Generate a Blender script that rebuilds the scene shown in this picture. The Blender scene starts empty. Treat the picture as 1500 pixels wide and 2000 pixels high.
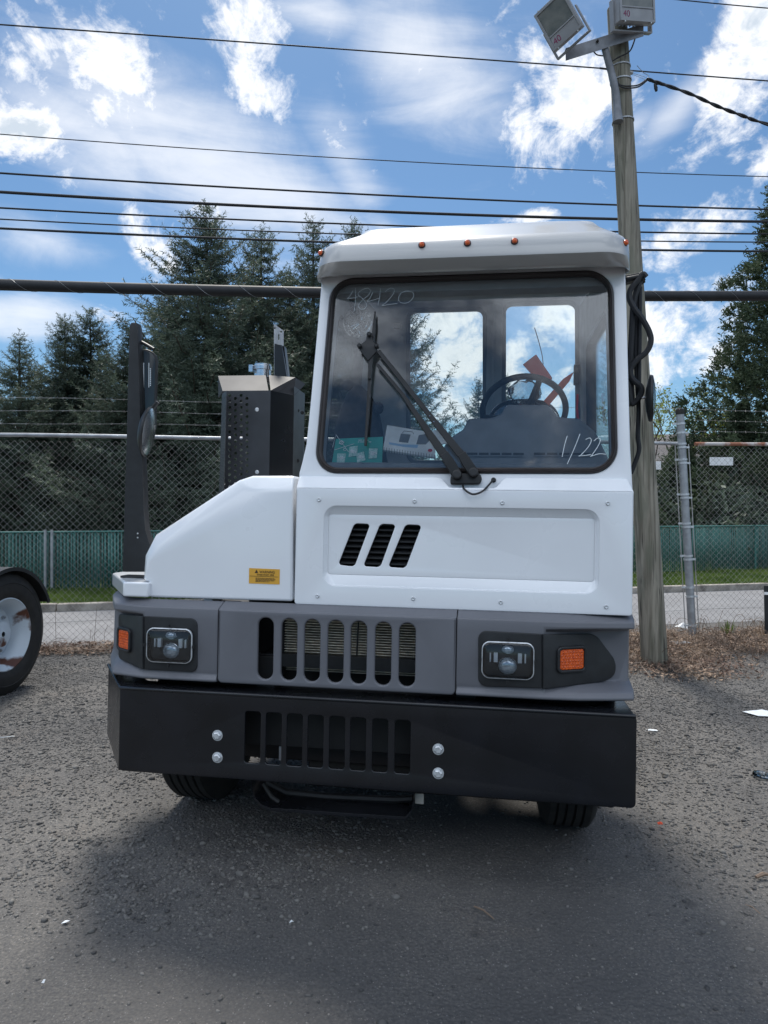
import bpy, math, random
import numpy as np
from mathutils import Vector, Matrix
rad = math.radians
random.seed(7)
rng = np.random.default_rng(7)
scene = bpy.context.scene
COL = scene.collection

# ------------------------------------------------------------------ camera
F, EYE, HOR = 1400.0, 1.5, 990.0            # focal length (photo px), eye height (m), horizon row
cd = bpy.data.cameras.new('camera')
cam = bpy.data.objects.new('camera', cd); COL.objects.link(cam)
cam.location = (0, 0, EYE); cam.rotation_euler = (rad(90), 0, 0)
cd.sensor_fit = 'VERTICAL'; cd.sensor_height = 36; cd.lens = F / 2000 * 36
cd.shift_y = -(1000 - HOR) / 2000
cd.clip_end = 2000; cd.clip_start = 0.05
scene.camera = cam

# ------------------------------------------------------------------ sun
SUN_EL, SUN_AZ = 59.0, -8.0                # azimuth from +Y towards +X
sd = bpy.data.lights.new('sun', 'SUN'); sun = bpy.data.objects.new('sun', sd); COL.objects.link(sun)
sd.energy = 3.0; sd.angle = rad(11.0); sd.color = (1.0, 0.95, 0.87)
sv = Vector((math.sin(rad(SUN_AZ)) * math.cos(rad(SUN_EL)), math.cos(rad(SUN_AZ)) * math.cos(rad(SUN_EL)), math.sin(rad(SUN_EL))))
sun.rotation_euler = sv.to_track_quat('Z', 'Y').to_euler()
scene.view_settings.view_transform = 'Standard'
scene.view_settings.look = 'None'
scene.view_settings.exposure = 0.62
scene.view_settings.gamma = 1.0

def ray(px, py): return Vector(((px - 750) / F, 1.0, (HOR - py) / F))

# ------------------------------------------------------------------ world: sky with clouds
def make_world():
    w = bpy.data.worlds.new('World'); scene.world = w; w.use_nodes = True
    nt = w.node_tree; N = nt.nodes; L = nt.links; N.clear()
    def nd(t, **k):
        n = N.new(t)
        for a, b in k.items(): setattr(n, a, b)
        return n
    def mth(op, a, b=None, c=None, clamp=False):
        n = nd('ShaderNodeMath', operation=op); n.use_clamp = clamp
        for i, v in enumerate((a, b, c)):
            if v is None: continue
            if isinstance(v, (int, float)): n.inputs[i].default_value = v
            else: L.new(v, n.inputs[i])
        return n.outputs[0]
    def sstep(v, a, b):
        n = nd('ShaderNodeMapRange'); n.interpolation_type = 'SMOOTHSTEP'
        L.new(v, n.inputs[0]); n.inputs[1].default_value = a; n.inputs[2].default_value = b
        return n.outputs[0]
    tc = nd('ShaderNodeTexCoord'); D = tc.outputs['Generated']
    sky = nd('ShaderNodeTexSky'); sky.sky_type = 'NISHITA'; sky.sun_disc = False
    sky.sun_elevation = rad(SUN_EL); sky.sun_rotation = rad(SUN_AZ); sky.air_density = 1.0; sky.dust_density = 0.6; sky.ozone_density = 1.5
    def mapped(loc=(0, 0, 0), rot=(0, 0, 0), scale=(1, 1, 1), typ='POINT'):
        m = nd('ShaderNodeMapping', vector_type=typ); L.new(D, m.inputs[0])
        m.inputs['Location'].default_value = loc; m.inputs['Rotation'].default_value = rot; m.inputs['Scale'].default_value = scale
        return m.outputs[0]
    def noise(vec, scale, detail=6, rough=.55, dist=0.0):
        n = nd('ShaderNodeTexNoise'); L.new(vec, n.inputs['Vector'])
        n.inputs['Scale'].default_value = scale; n.inputs['Detail'].default_value = detail
        n.inputs['Roughness'].default_value = rough; n.inputs['Distortion'].default_value = dist
        return n.outputs['Fac']
    def blob(px, py, rx, ry, ang=0, k=1.0):
        c = ray(px, py); s = c.length; c = c / s
        o = mapped(tuple(c), (0, rad(ang), 0), (rx / F / s, 1.0, ry / F / s), 'TEXTURE')
        ln = nd('ShaderNodeVectorMath', operation='LENGTH'); L.new(o, ln.inputs[0])
        return mth('MULTIPLY', mth('SUBTRACT', 1.0, ln.outputs['Value'], clamp=True), k)
    def mx(lst):
        r = lst[0]
        for q in lst[1:]: r = mth('MAXIMUM', r, q)
        return r
    fine = noise(D, 9, 10, .66, .5)
    finer = noise(mapped(scale=(1, 1, 1.25)), 24, 9, .66, .4)
    # cumulus patches where the photograph has them
    puffs = mx([blob(485, 60, 115, 100, 0, 1.1), blob(505, 150, 85, 95, 0, 1.0), 
                blob(200, 130, 180, 110, 10, .72), blob(50, 150, 110, 70, 30, .62), blob(270, 130, 60, 60, 0, .6), blob(30, 260, 160, 110, 10, .95),
                blob(190, 210, 60, 90, 30, .6), blob(300, 480, 110, 100, 0, .95), blob(390, 400, 140, 60, 15, .6),
                blob(1085, 200, 170, 135, 10, 1.05), blob(880, 130, 160, 60, 10, .85), blob(1180, 130, 60, 40, 0, .4),
                blob(1460, 120, 110, 160, 0, 1.15), blob(1510, 310, 70, 70, 0, .85), blob(1440, 310, 40, 30, 0, .5),
                blob(1400, 430, 110, 70, 0, .95), blob(1290, 480, 150, 80, 0, .9), blob(1030, 425, 110, 25, 0, .8),
                blob(1330, 650, 170, 140, 0, 1.35), blob(1410, 560, 90, 60, 0, .9), 
                blob(880, 660, 150, 110, 0, 1.15), blob(1090, 620, 90, 80, 0, .95), blob(1000, 700, 60, 90, 0, .9),
                blob(900, 800, 120, 50, 0, .9), blob(1100, 760, 60, 70, 0, .7), blob(30, 880, 200, 80, 0, .9), blob(200, 860, 200, 70, 0, .8)])
    pm = sstep(puffs, 0.0, .75)
    pd = mth('ADD', mth('MULTIPLY', pm, .66), mth('ADD', mth('MULTIPLY', mth('SUBTRACT', fine, .5), 2.7), mth('MULTIPLY', mth('SUBTRACT', finer, .5), 1.5)))
    puff = sstep(pd, .20, .86)
    # cirrus veils, streaked from upper left to lower right
    streak = noise(mapped(rot=(0, rad(-32), 0), scale=(1.2, 1.2, 5.5)), 3.2, 8, .6, .6)
    veil = mx([blob(420, 330, 520, 190, 24, 1.1), blob(200, 290, 330, 200, 15, .85), blob(680, 330, 110, 260, -32, .6), blob(740, 440, 120, 60, 20, .6), blob(830, 120, 330, 170, 30, .9),
               blob(620, 20, 280, 80, 10, .7), blob(560, 420, 420, 70, 12, 1.0), blob(1340, 190, 70, 200, 45, .75), blob(1050, 30, 220, 60, 0, .35),
               blob(90, 470, 220, 90, 10, .7), blob(20, 620, 200, 70, -8, 1.0), blob(1230, 250, 110, 50, -25, .6), blob(960, 330, 60, 120, 40, .3)])
    vd = mth('ADD', mth('MULTIPLY', sstep(veil, 0.0, .9), .75), mth('ADD', mth('MULTIPLY', streak, 1.1), mth('MULTIPLY', fine, .45)))
    cir = mth('MULTIPLY', sstep(vd, .90, 1.80), .70)
    # unseen cloud added behind the viewer, extra bright to fill the truck's front
    bigm = noise(D, 2.0, 7, .6, .3)
    sep = nd('ShaderNodeSeparateXYZ'); L.new(D, sep.inputs[0])
    front = sstep(sep.outputs[1], .25, -.15)
    back = mth('MULTIPLY', mth('MULTIPLY', sstep(bigm, .40, .54), mth('MULTIPLY', front, sstep(sep.outputs[2], .2, .5))), .95)
    dens = mx([puff, cir, back])
    # cloud brightness: thick middles a little grey
    shade = noise(mapped(scale=(1, 1, 1.6)), 7.0, 5, .55, .2)
    thick = mth('MULTIPLY', sstep(pd, .65, 1.15), mth('ADD', mth('MULTIPLY', sstep(shade, .40, .60), .75), mth('MULTIPLY', sstep(finer, .45, .62), .35)))
    cc = nd('ShaderNodeMix', data_type='RGBA'); L.new(thick, cc.inputs[0])
    cc.inputs[6].default_value = (7.4, 7.5, 7.7, 1); cc.inputs[7].default_value = (4.4, 5.0, 5.7, 1)
    cb = nd('ShaderNodeMix', data_type='RGBA'); L.new(back, cb.inputs[0]); L.new(cc.outputs[2], cb.inputs[6]); cb.inputs[7].default_value = (13.0, 14.2, 16.0, 1); cc = cb
    # deepen and cool the clear blue a little
    sc_ = nd('ShaderNodeMix', data_type='RGBA', blend_type='MULTIPLY'); sc_.inputs[0].default_value = 1.0
    L.new(sky.outputs[0], sc_.inputs[6]); sc_.inputs[7].default_value = SKY_TINT
    m = nd('ShaderNodeMix', data_type='RGBA'); L.new(dens, m.inputs[0]); L.new(sc_.outputs[2], m.inputs[6]); L.new(cc.outputs[2], m.inputs[7])
    bg = nd('ShaderNodeBackground'); L.new(m.outputs[2], bg.inputs[0]); bg.inputs[1].default_value = 0.1
    out = nd('ShaderNodeOutputWorld'); L.new(bg.outputs[0], out.inputs[0])
    w.cycles.sampling_method = 'MANUAL'; w.cycles.sample_map_resolution = 1024
SKY_TINT = (.44, .60, .70, 1)
make_world()

# ------------------------------------------------------------------ helpers
def W(px, py, d): r = ray(px, py); return Vector((r.x * d, d, EYE + r.z * d))
def G(px, py, z=0.0): d = (EYE - z) * F / (py - HOR); return Vector(((px - 750) / F * d, d, z))

PSI, RHO, TH = .1475, .0147, -.0141
RM = (Matrix.Rotation(-PSI, 3, 'Z') @ Matrix.Rotation(RHO, 3, 'Y') @ Matrix.Rotation(TH, 3, 'X'))
ZB = .37
OT = Vector((0, 2.8605, .37)) + RM @ Vector((0, 0, -ZB))
RI = RM.transposed(); CL = RI @ (Vector((0, 0, EYE)) - OT)
def K(px, py, y=None, x=None, z=None, plane=None):
    """point of the truck's own frame on a plane of it, seen at a photo pixel"""
    d = RI @ ray(px, py)
    if plane: p0, n = plane; t = (Vector(p0) - CL).dot(n) / d.dot(n)
    elif y is not None: t = (y - CL.y) / d.y
    elif x is not None: t = (x - CL.x) / d.x
    else: t = (z - CL.z) / d.z
    return CL + d * t

def new_obj(name, me, mat=None, parent=None, loc=None):
    o = bpy.data.objects.new(name, me); COL.objects.link(o)
    if mat is not None and me is not None: me.materials.append(mat)
    if parent is not None: o.parent = parent
    if loc is not None: o.location = loc
    return o
def tag(o, label=None, cat=None, group=None, kind=None):
    if label: o['label'] = label
    if cat: o['category'] = cat
    if group: o['group'] = group
    if kind: o['kind'] = kind
    return o
def empty(name, loc=(0, 0, 0), rot=None):
    o = bpy.data.objects.new(name, None); COL.objects.link(o); o.location = loc; o.empty_display_size = .2
    if rot is not None: o.rotation_euler = rot
    return o
def np_mesh(name, V, Fc, smooth=False):
    V = np.asarray(V, dtype=np.float32); Fc = np.asarray(Fc, dtype=np.int32); k = Fc.shape[1]
    me = bpy.data.meshes.new(name); me.vertices.add(len(V)); me.vertices.foreach_set('co', V.ravel())
    me.loops.add(Fc.size); me.loops.foreach_set('vertex_index', Fc.ravel())
    me.polygons.add(len(Fc)); me.polygons.foreach_set('loop_start', np.arange(0, Fc.size, k, dtype=np.int32))
    if smooth: me.polygons.foreach_set('use_smooth', np.ones(len(Fc), dtype=bool))
    me.update(calc_edges=True); return me

class MB:
    def __init__(s): s.v = []; s.f = []
    def add(s, vs, fs):
        b = len(s.v); s.v += [tuple(p) for p in vs]; s.f += [[i + b for i in f] for f in fs]; return s
    def poly(s, pts): return s.add(pts, [list(range(len(pts)))])
    def prism(s, pts, off):
        off = Vector(off); n = len(pts); a = [Vector(p) for p in pts]; b = [p + off for p in a]
        return s.add(a + b, [list(range(n)), list(range(2 * n - 1, n - 1, -1))] + [[i, i + n, (i + 1) % n + n, (i + 1) % n] for i in range(n)])
    def box(s, a, b):
        x0, y0, z0 = a; x1, y1, z1 = b
        return s.prism([(x0, y0, z0), (x1, y0, z0), (x1, y0, z1), (x0, y0, z1)], (0, y1 - y0, 0))
    def loft(s, rings, closed=True, cap=True):
        n = len(rings[0]); vs = [p for r in rings for p in r]; fs = []
        m = n if closed else n - 1
        for i in range(len(rings) - 1):
            for j in range(m):
                k = (j + 1) % n
                fs.append([i * n + j, i * n + k, (i + 1) * n + k, (i + 1) * n + j])
        if cap and closed: fs.append(list(range(n - 1, -1, -1))); fs.append([(len(rings) - 1) * n + j for j in range(n)])
        return s.add(vs, fs)
    def tube(s, path, r, n=8, cap=True):
        path = [Vector(p) for p in path]; rings = []; up = None
        for i, p in enumerate(path):
            t = (path[min(i + 1, len(path) - 1)] - path[max(i - 1, 0)]).normalized()
            if up is None: up = t.orthogonal().normalized()
            up = (up - t * up.dot(t)).normalized(); q = t.cross(up)
            rr = r[i] if isinstance(r, (list, tuple)) else r
            rings.append([p + (up * math.cos(a) + q * math.sin(a)) * rr for a in [2 * math.pi * k / n for k in range(n)]])
        return s.loft(rings, cap=cap)
    def lathe(s, prof, c, axis, n=32, start=None, cap=True):
        """prof = [(radius, along)], axis unit vector"""
        axis = Vector(axis).normalized(); u = (Vector(start) if start else axis.orthogonal()).normalized(); w = axis.cross(u); c = Vector(c)
        rings = [[c + axis * h + (u * math.cos(a) + w * math.sin(a)) * max(r, 1e-5) for a in [2 * math.pi * k / n for k in range(n)]] for r, h in prof]
        return s.loft(rings, cap=cap)
    def ball(s, c, r, n=12, sq=(1, 1, 1)):
        c = Vector(c); rings = []
        for i in range(1, n):
            ph = math.pi * i / n
            rings.append([c + Vector((math.sin(ph) * math.cos(a) * r * sq[0], math.sin(ph) * math.sin(a) * r * sq[1], -math.cos(ph) * r * sq[2])) for a in [2 * math.pi * k / (2 * n) for k in range(2 * n)]])
        return s.loft(rings)
    def build(s, name, mat, parent=None, bevel=0, seg=2, smooth=35, loc=None):
        me = bpy.data.meshes.new(name); me.from_pydata(s.v, [], s.f)
        import bmesh
        bm = bmesh.new(); bm.from_mesh(me); bmesh.ops.remove_doubles(bm, verts=bm.verts, dist=1e-6); bmesh.ops.recalc_face_normals(bm, faces=bm.faces); bm.to_mesh(me); bm.free()
        o = new_obj(name, me, mat, parent, loc)
        if smooth:
            me.polygons.foreach_set('use_smooth', [True] * len(me.polygons)); me.set_sharp_from_angle(angle=rad(smooth))
        if bevel:
            b = o.modifiers.new('bevel', 'BEVEL'); b.width = bevel; b.segments = seg; b.limit_method = 'ANGLE'; b.angle_limit = rad(35); b.harden_normals = False
        me.update(); return o

def roundpoly(pts, r, n=6):
    out = []; N = len(pts); pts = [Vector((p[0], p[1])) for p in pts]
    for i, p in enumerate(pts):
        ri = r[i] if isinstance(r, (list, tuple)) else r
        a, b = pts[i - 1], pts[(i + 1) % N]
        da, db = (a - p), (b - p); d = min(ri, da.length * .49, db.length * .49)
        if d < 1e-6: out.append(p); continue
        A, B = p + da.normalized() * d, p + db.normalized() * d
        for k in range(n + 1):
            t = k / n; k1 = .56
            C1, C2 = A + (p - A) * k1, B + (p - B) * k1
            out.append(A * (1 - t) ** 3 + C1 * 3 * t * (1 - t) ** 2 + C2 * 3 * t * t * (1 - t) + B * t ** 3)
    return out
class Frame:
    """a flat plane of the truck: origin, u (right), v (up); n = u x v looks at the viewer"""
    def __init__(s, o, u=(1, 0, 0), v=(0, 0, 1)):
        s.o = Vector(o); s.u = Vector(u).normalized(); v = Vector(v); s.v = (v - s.u * v.dot(s.u)).normalized(); s.n = s.u.cross(s.v)
    def px(s, px, py):
        p = K(px, py, plane=(s.o, s.n)) - s.o; return Vector((p.dot(s.u), p.dot(s.v)))
    def P(s, q, h=0): return s.o + s.u * q[0] + s.v * q[1] + s.n * h
    def pxs(s, lst): return [s.px(*p) for p in lst]
def plate_geo(fr, outline, holes, thick, bevel, h=0, res=2):
    cu = bpy.data.curves.new('c', 'CURVE'); cu.dimensions = '2D'; cu.fill_mode = 'BOTH'
    for loop in [outline] + list(holes):
        sp = cu.splines.new('POLY'); sp.points.add(len(loop) - 1)
        for q, p in zip(sp.points, loop): q.co = (p[0], p[1], 0, 1)
        sp.use_cyclic_u = True
    cu.extrude = max(thick / 2 - bevel, 0); cu.bevel_depth = bevel; cu.bevel_resolution = res; cu.offset = -bevel
    o = bpy.data.objects.new('c', cu); COL.objects.link(o); bpy.context.view_layer.update()
    me = bpy.data.meshes.new_from_object(o.evaluated_get(bpy.context.evaluated_depsgraph_get()))
    vs = [fr.P((v.co.x, v.co.y), h - thick / 2 + v.co.z) for v in me.vertices]; fs = [list(p.vertices) for p in me.polygons]
    bpy.data.objects.remove(o); bpy.data.curves.remove(cu); bpy.data.meshes.remove(me)
    return vs, fs
def text_geo(fr, body, q, size, h=.001, thick=.0008, ang=0, sx=1.0):
    cu = bpy.data.curves.new('t', 'FONT'); cu.body = body; cu.size = size; cu.extrude = thick / 2
    o = bpy.data.objects.new('t', cu); COL.objects.link(o); bpy.context.view_layer.update()
    me = bpy.data.meshes.new_from_object(o.evaluated_get(bpy.context.evaluated_depsgraph_get()))
    c, s_ = math.cos(ang), math.sin(ang)
    vs = [fr.P((q[0] + (v.co.x * c * sx - v.co.y * s_), q[1] + (v.co.x * s_ * sx + v.co.y * c)), h + v.co.z) for v in me.vertices]
    fs = [list(p.vertices) for p in me.polygons]
    bpy.data.objects.remove(o); bpy.data.curves.remove(cu); bpy.data.meshes.remove(me)
    return vs, fs
def rrect(x0, x1, z0, z1, r, n=6): return roundpoly([(x0, z0), (x1, z0), (x1, z1), (x0, z1)], r, n)
def inset(loop, d):
    c = sum(loop, Vector((0, 0))) / len(loop); out = []; N = len(loop)
    for i in range(N):
        t = (loop[(i + 1) % N] - loop[i - 1]); n = Vector((-t.y, t.x))
        n = n.normalized() if n.length > 0 else Vector((0, 0))
        if (c - loop[i]).dot(n) < 0: n = -n
        out.append(loop[i] + n * d)
    return out
def spline(pts, n=8):
    pts = [Vector(p) for p in pts]; P = [pts[0]] + pts + [pts[-1]]; out = []
    for i in range(1, len(P) - 2):
        a, b, c, d = P[i - 1], P[i], P[i + 1], P[i + 2]
        for k in range(n):
            t = k / n
            out.append(.5 * ((2 * b) + (c - a) * t + (2 * a - 5 * b + 4 * c - d) * t * t + (3 * b - 3 * c + d - a) * t ** 3))
    out.append(pts[-1]); return out

# ------------------------------------------------------------------ materials
def mk(name, col, rough=.5, metal=0.0, var=.08, scale=6.0, bump=0.0, bscale=80.0, coat=0.0, col2=None, rvar=.1, fac=(.35, .65), spec=.5, coord='Object', stretch=(1, 1, 1), detail=6, trans=0):
    m = bpy.data.materials.new(name); m.use_nodes = True; nt = m.node_tree; N = nt.nodes; L = nt.links
    b = N['Principled BSDF']; tc = N.new('ShaderNodeTexCoord'); mp = N.new('ShaderNodeMapping'); mp.inputs['Scale'].default_value = stretch
    L.new(tc.outputs[coord], mp.inputs[0])
    n = N.new('ShaderNodeTexNoise'); n.inputs['Scale'].default_value = scale; n.inputs['Detail'].default_value = detail; L.new(mp.outputs[0], n.inputs['Vector'])
    mr = N.new('ShaderNodeMapRange'); mr.inputs[1].default_value = fac[0]; mr.inputs[2].default_value = fac[1]; L.new(n.outputs['Fac'], mr.inputs[0])
    mix = N.new('ShaderNodeMix'); mix.data_type = 'RGBA'; L.new(mr.outputs[0], mix.inputs[0])
    c2 = col2 if col2 else tuple(c * (1 - var) for c in col); c1 = col if col2 else tuple(min(c * (1 + var), 1) for c in col)
    mix.inputs[6].default_value = (*c1, 1); mix.inputs[7].default_value = (*c2, 1)
    L.new(mix.outputs[2], b.inputs['Base Color'])
    r = N.new('ShaderNodeMapRange'); r.inputs[3].default_value = max(rough - rvar * rough, 0); r.inputs[4].default_value = min(rough + rvar * rough, 1); L.new(n.outputs['Fac'], r.inputs[0]); L.new(r.outputs[0], b.inputs['Roughness'])
    b.inputs['Metallic'].default_value = metal; b.inputs['Specular IOR Level'].default_value = spec
    if coat: b.inputs['Coat Weight'].default_value = coat; b.inputs['Coat Roughness'].default_value = .06
    if bump:
        n2 = N.new('ShaderNodeTexNoise'); n2.inputs['Scale'].default_value = bscale; n2.inputs['Detail'].default_value = 4; L.new(mp.outputs[0], n2.inputs['Vector'])
        bp = N.new('ShaderNodeBump'); bp.inputs['Strength'].default_value = bump; bp.inputs['Distance'].default_value = .01; L.new(n2.outputs['Fac'], bp.inputs['Height']); L.new(bp.outputs[0], b.inputs['Normal'])
    return m
M = {}
M['white'] = mk('white_paint', (.79, .81, .84), .28, coat=.6, var=.02, scale=3, bump=.012, bscale=9)
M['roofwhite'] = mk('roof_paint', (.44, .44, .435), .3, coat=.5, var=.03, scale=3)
M['grey'] = mk('grey_plastic', (.135, .138, .155), .5, var=.05, scale=5, bump=.02, bscale=400)
M['black'] = mk('black_paint', (.012, .013, .016), .3, var=.3, scale=7, rvar=.3, bump=.01, bscale=14)
M['blackplastic'] = mk('black_plastic', (.014, .015, .017), .5, var=.2, scale=20, bump=.03, bscale=300)
M['dark'] = mk('chassis_black', (.008, .008, .009), .6, var=.3, scale=8)
M['rubber'] = mk('rubber', (.014, .0135, .0135), .8, var=.3, scale=18, col2=(.026, .024, .022), bump=.05, bscale=90)
M['guard'] = mk('guard_black', (.038, .040, .046), .42, var=.15, scale=10)
M['bumper'] = mk('bumper_black', (.008, .009, .012), .27, var=.3, scale=5, rvar=.35, bump=.01, bscale=5)
M['seal'] = mk('seal_rubber', (.03, .024, .024), .45, var=.2)
M['chrome'] = mk('bright_metal', (.75, .76, .78), .2, 1.0, var=.1, scale=30)
M['zinc'] = mk('zinc_bolt', (.62, .64, .66), .45, .6, var=.15, scale=60)
M['steel'] = mk('galvanised_steel', (.42, .44, .46), .5, .55, var=.2, scale=12, col2=(.3, .31, .33), bump=.03, bscale=60)
M['fin'] = mk('radiator_fin', (.75, .68, .56), .55, .4, var=.3, scale=30, stretch=(1, 1, 6))
M['interior'] = mk('cab_lining', (.45, .47, .50), .8, var=.1, scale=10, bump=.05, bscale=200)
M['dash'] = mk('dash_plastic', (.20, .215, .235), .65, var=.1, scale=10, bump=.05, bscale=400)
M['fabric'] = mk('seat_fabric', (.022, .024, .03), .9, var=.2, scale=40)
M['paper'] = mk('paper', (.86, .88, .89), .7, var=.05, scale=30)
M['teal'] = mk('green_card', (.03, .36, .31), .55, var=.1, scale=12)
M['teal2'] = mk('pale_green_print', (.25, .50, .46), .6, var=.3, scale=200, col2=(.6, .75, .72))
M['teal3'] = mk('green_line', (.10, .40, .36), .6)
M['yellow'] = mk('warning_yellow', (.72, .38, .045), .5, var=.05)
M['ink'] = mk('ink', (.035, .02, .012), .6)
M['amber'] = mk('amber_lens', (.85, .13, .01), .25, var=.25, scale=120, col2=(.45, .05, .004), coat=.5)
M['chalk'] = mk('paint_marker', (.72, .78, .82), .9, var=.1, scale=200)
M['purple'] = mk('marker_number', (.22, .03, .10), .7, var=.2, scale=40)
M['oldsteel'] = mk('weathered_steel', (.20, .21, .23), .6, .3, var=.2, scale=10)
M['lampgrey'] = mk('lamp_housing', (.29, .30, .32), .5, var=.1, scale=8)
M['rust'] = mk('rusty_pipe', (.30, .12, .07), .8, var=.2, scale=5, col2=(.55, .52, .50), fac=(.45, .55))
M['wire'] = mk('fence_wire', (.46, .46, .45), .55, .3, var=.15, scale=3, col2=(.30, .27, .25))
M['cable'] = mk('cable_black', (.012, .013, .016), .6, var=.2)
M['greencoat'] = mk('green_vinyl', (.026, .115, .10), .5, var=.2, scale=1.5, col2=(.045, .165, .145))
M['greenwire'] = mk('green_wire', (.15, .28, .26), .5, var=.2, scale=3)
M['barkbrown'] = mk('bark', (.09, .07, .055), .9, var=.3, scale=6, bump=.6, bscale=30, stretch=(4, 4, 1))
M['rimwhite'] = mk('rim_paint', (.55, .62, .68), .45, var=.05, scale=5, col2=(.10, .035, .018), fac=(.56, .64))
M['siding'] = mk('clapboard', (.48, .45, .40), .8, var=.08, scale=3)
M['roofing'] = mk('roof_shingle', (.12, .11, .11), .9, var=.2, scale=10)
M['pane'] = mk('window_dark', (.03, .04, .05), .1, var=.2)

M['bluepaper'] = mk('blue_print', (.35, .55, .78), .6)
M['satin'] = mk('satin_black_metal', (.035, .035, .04), .6, .0, var=.1)
M['mirror'] = mk('mirror_glass', (.05, .055, .055), .06, .5, var=.05)
def glass_mat(name, tint, gloss=1.0):
    m = bpy.data.materials.new(name); m.use_nodes = True; nt = m.node_tree; N = nt.nodes; L = nt.links; N.clear()
    tr = N.new('ShaderNodeBsdfTransparent'); gl = N.new('ShaderNodeBsdfGlossy'); gl.inputs['Roughness'].default_value = .005
    n = N.new('ShaderNodeTexNoise'); n.inputs['Scale'].default_value = 2.5; n.inputs['Detail'].default_value = 5
    tc = N.new('ShaderNodeTexCoord'); L.new(tc.outputs['Object'], n.inputs['Vector'])
    mr = N.new('ShaderNodeMapRange'); mr.inputs[3].default_value = .97; mr.inputs[4].default_value = 1.03; L.new(n.outputs['Fac'], mr.inputs[0])
    mc = N.new('ShaderNodeMix'); mc.data_type = 'RGBA'; mc.blend_type = 'MULTIPLY'; mc.inputs[0].default_value = 1; mc.inputs[6].default_value = (*tint, 1); L.new(mr.outputs[0], mc.inputs[7]); L.new(mc.outputs[2], tr.inputs[0])
    fr = N.new('ShaderNodeFresnel'); fr.inputs['IOR'].default_value = 1.52
    mu = N.new('ShaderNodeMath'); mu.operation = 'MULTIPLY'; mu.inputs[1].default_value = gloss; mu.use_clamp = True; L.new(fr.outputs[0], mu.inputs[0])
    mx = N.new('ShaderNodeMixShader'); L.new(mu.outputs[0], mx.inputs[0]); L.new(tr.outputs[0], mx.inputs[1]); L.new(gl.outputs[0], mx.inputs[2])
    o = N.new('ShaderNodeOutputMaterial'); L.new(mx.outputs[0], o.inputs[0]); return m
M['glass'] = glass_mat('windshield_glass', (.96, .975, .985), 1.5)
M['sideglass'] = glass_mat('side_glass', (.93, .96, .95), .6)
M['lens'] = glass_mat('lamp_lens', (.9, .92, .94), 1.0)
M['film'] = glass_mat('clear_film', (.85, .88, .9), 3.0)

def foliage_mat(name, c1, c2, tr=.25):
    m = bpy.data.materials.new(name); m.use_nodes = True; nt = m.node_tree; N = nt.nodes; L = nt.links
    b = N['Principled BSDF']; b.inputs['Roughness'].default_value = .6; b.inputs['Specular IOR Level'].default_value = .35
    g = N.new('ShaderNodeNewGeometry'); n = N.new('ShaderNodeTexNoise'); n.inputs['Scale'].default_value = 1.3; n.inputs['Detail'].default_value = 5; L.new(g.outputs['Position'], n.inputs['Vector'])
    mr = N.new('ShaderNodeMapRange'); mr.inputs[1].default_value = .35; mr.inputs[2].default_value = .65; L.new(n.outputs['Fac'], mr.inputs[0])
    rp = N.new('ShaderNodeMath'); rp.operation = 'ADD'; rp.use_clamp = True; L.new(mr.outputs[0], rp.inputs[0])
    r2 = N.new('ShaderNodeMath'); r2.operation = 'MULTIPLY_ADD'; r2.inputs[1].default_value = .5; r2.inputs[2].default_value = -.25; L.new(g.outputs['Random Per Island'], r2.inputs[0]); L.new(r2.outputs[0], rp.inputs[1])
    mix = N.new('ShaderNodeMix'); mix.data_type = 'RGBA'; L.new(rp.outputs[0], mix.inputs[0]); mix.inputs[6].default_value = (*c1, 1); mix.inputs[7].default_value = (*c2, 1)
    L.new(mix.outputs[2], b.inputs['Base Color'])
    t = N.new('ShaderNodeBsdfTranslucent'); L.new(mix.outputs[2], t.inputs[0]); ms = N.new('ShaderNodeMixShader'); ms.inputs[0].default_value = tr
    L.new(b.outputs[0], ms.inputs[1]); L.new(t.outputs[0], ms.inputs[2]); L.new(ms.outputs[0], N['Material Output'].inputs[0]); return m
M['red'] = foliage_mat('red_card', (.95, .12, .14), (.9, .10, .12), .6)
M['orangered'] = foliage_mat('orange_card', (.95, .22, .12), (.9, .2, .10), .6)
M['spruce'] = foliage_mat('spruce_needles', (.056, .082, .062), (.118, .152, .108), .3)
M['cedar'] = foliage_mat('cedar_needles', (.030, .052, .030), (.080, .108, .058), .25)
M['leafgreen'] = foliage_mat('young_leaves', (.16, .20, .05), (.28, .32, .10), .45)
M['grassblade'] = foliage_mat('grass_blades', (.06, .11, .02), (.14, .20, .045), .35)
M['deadleaf'] = foliage_mat('dead_leaves', (.10, .055, .04), (.36, .25, .17), .1)
M['twig'] = foliage_mat('dry_twigs', (.10, .07, .055), (.28, .20, .14), .05)

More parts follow.
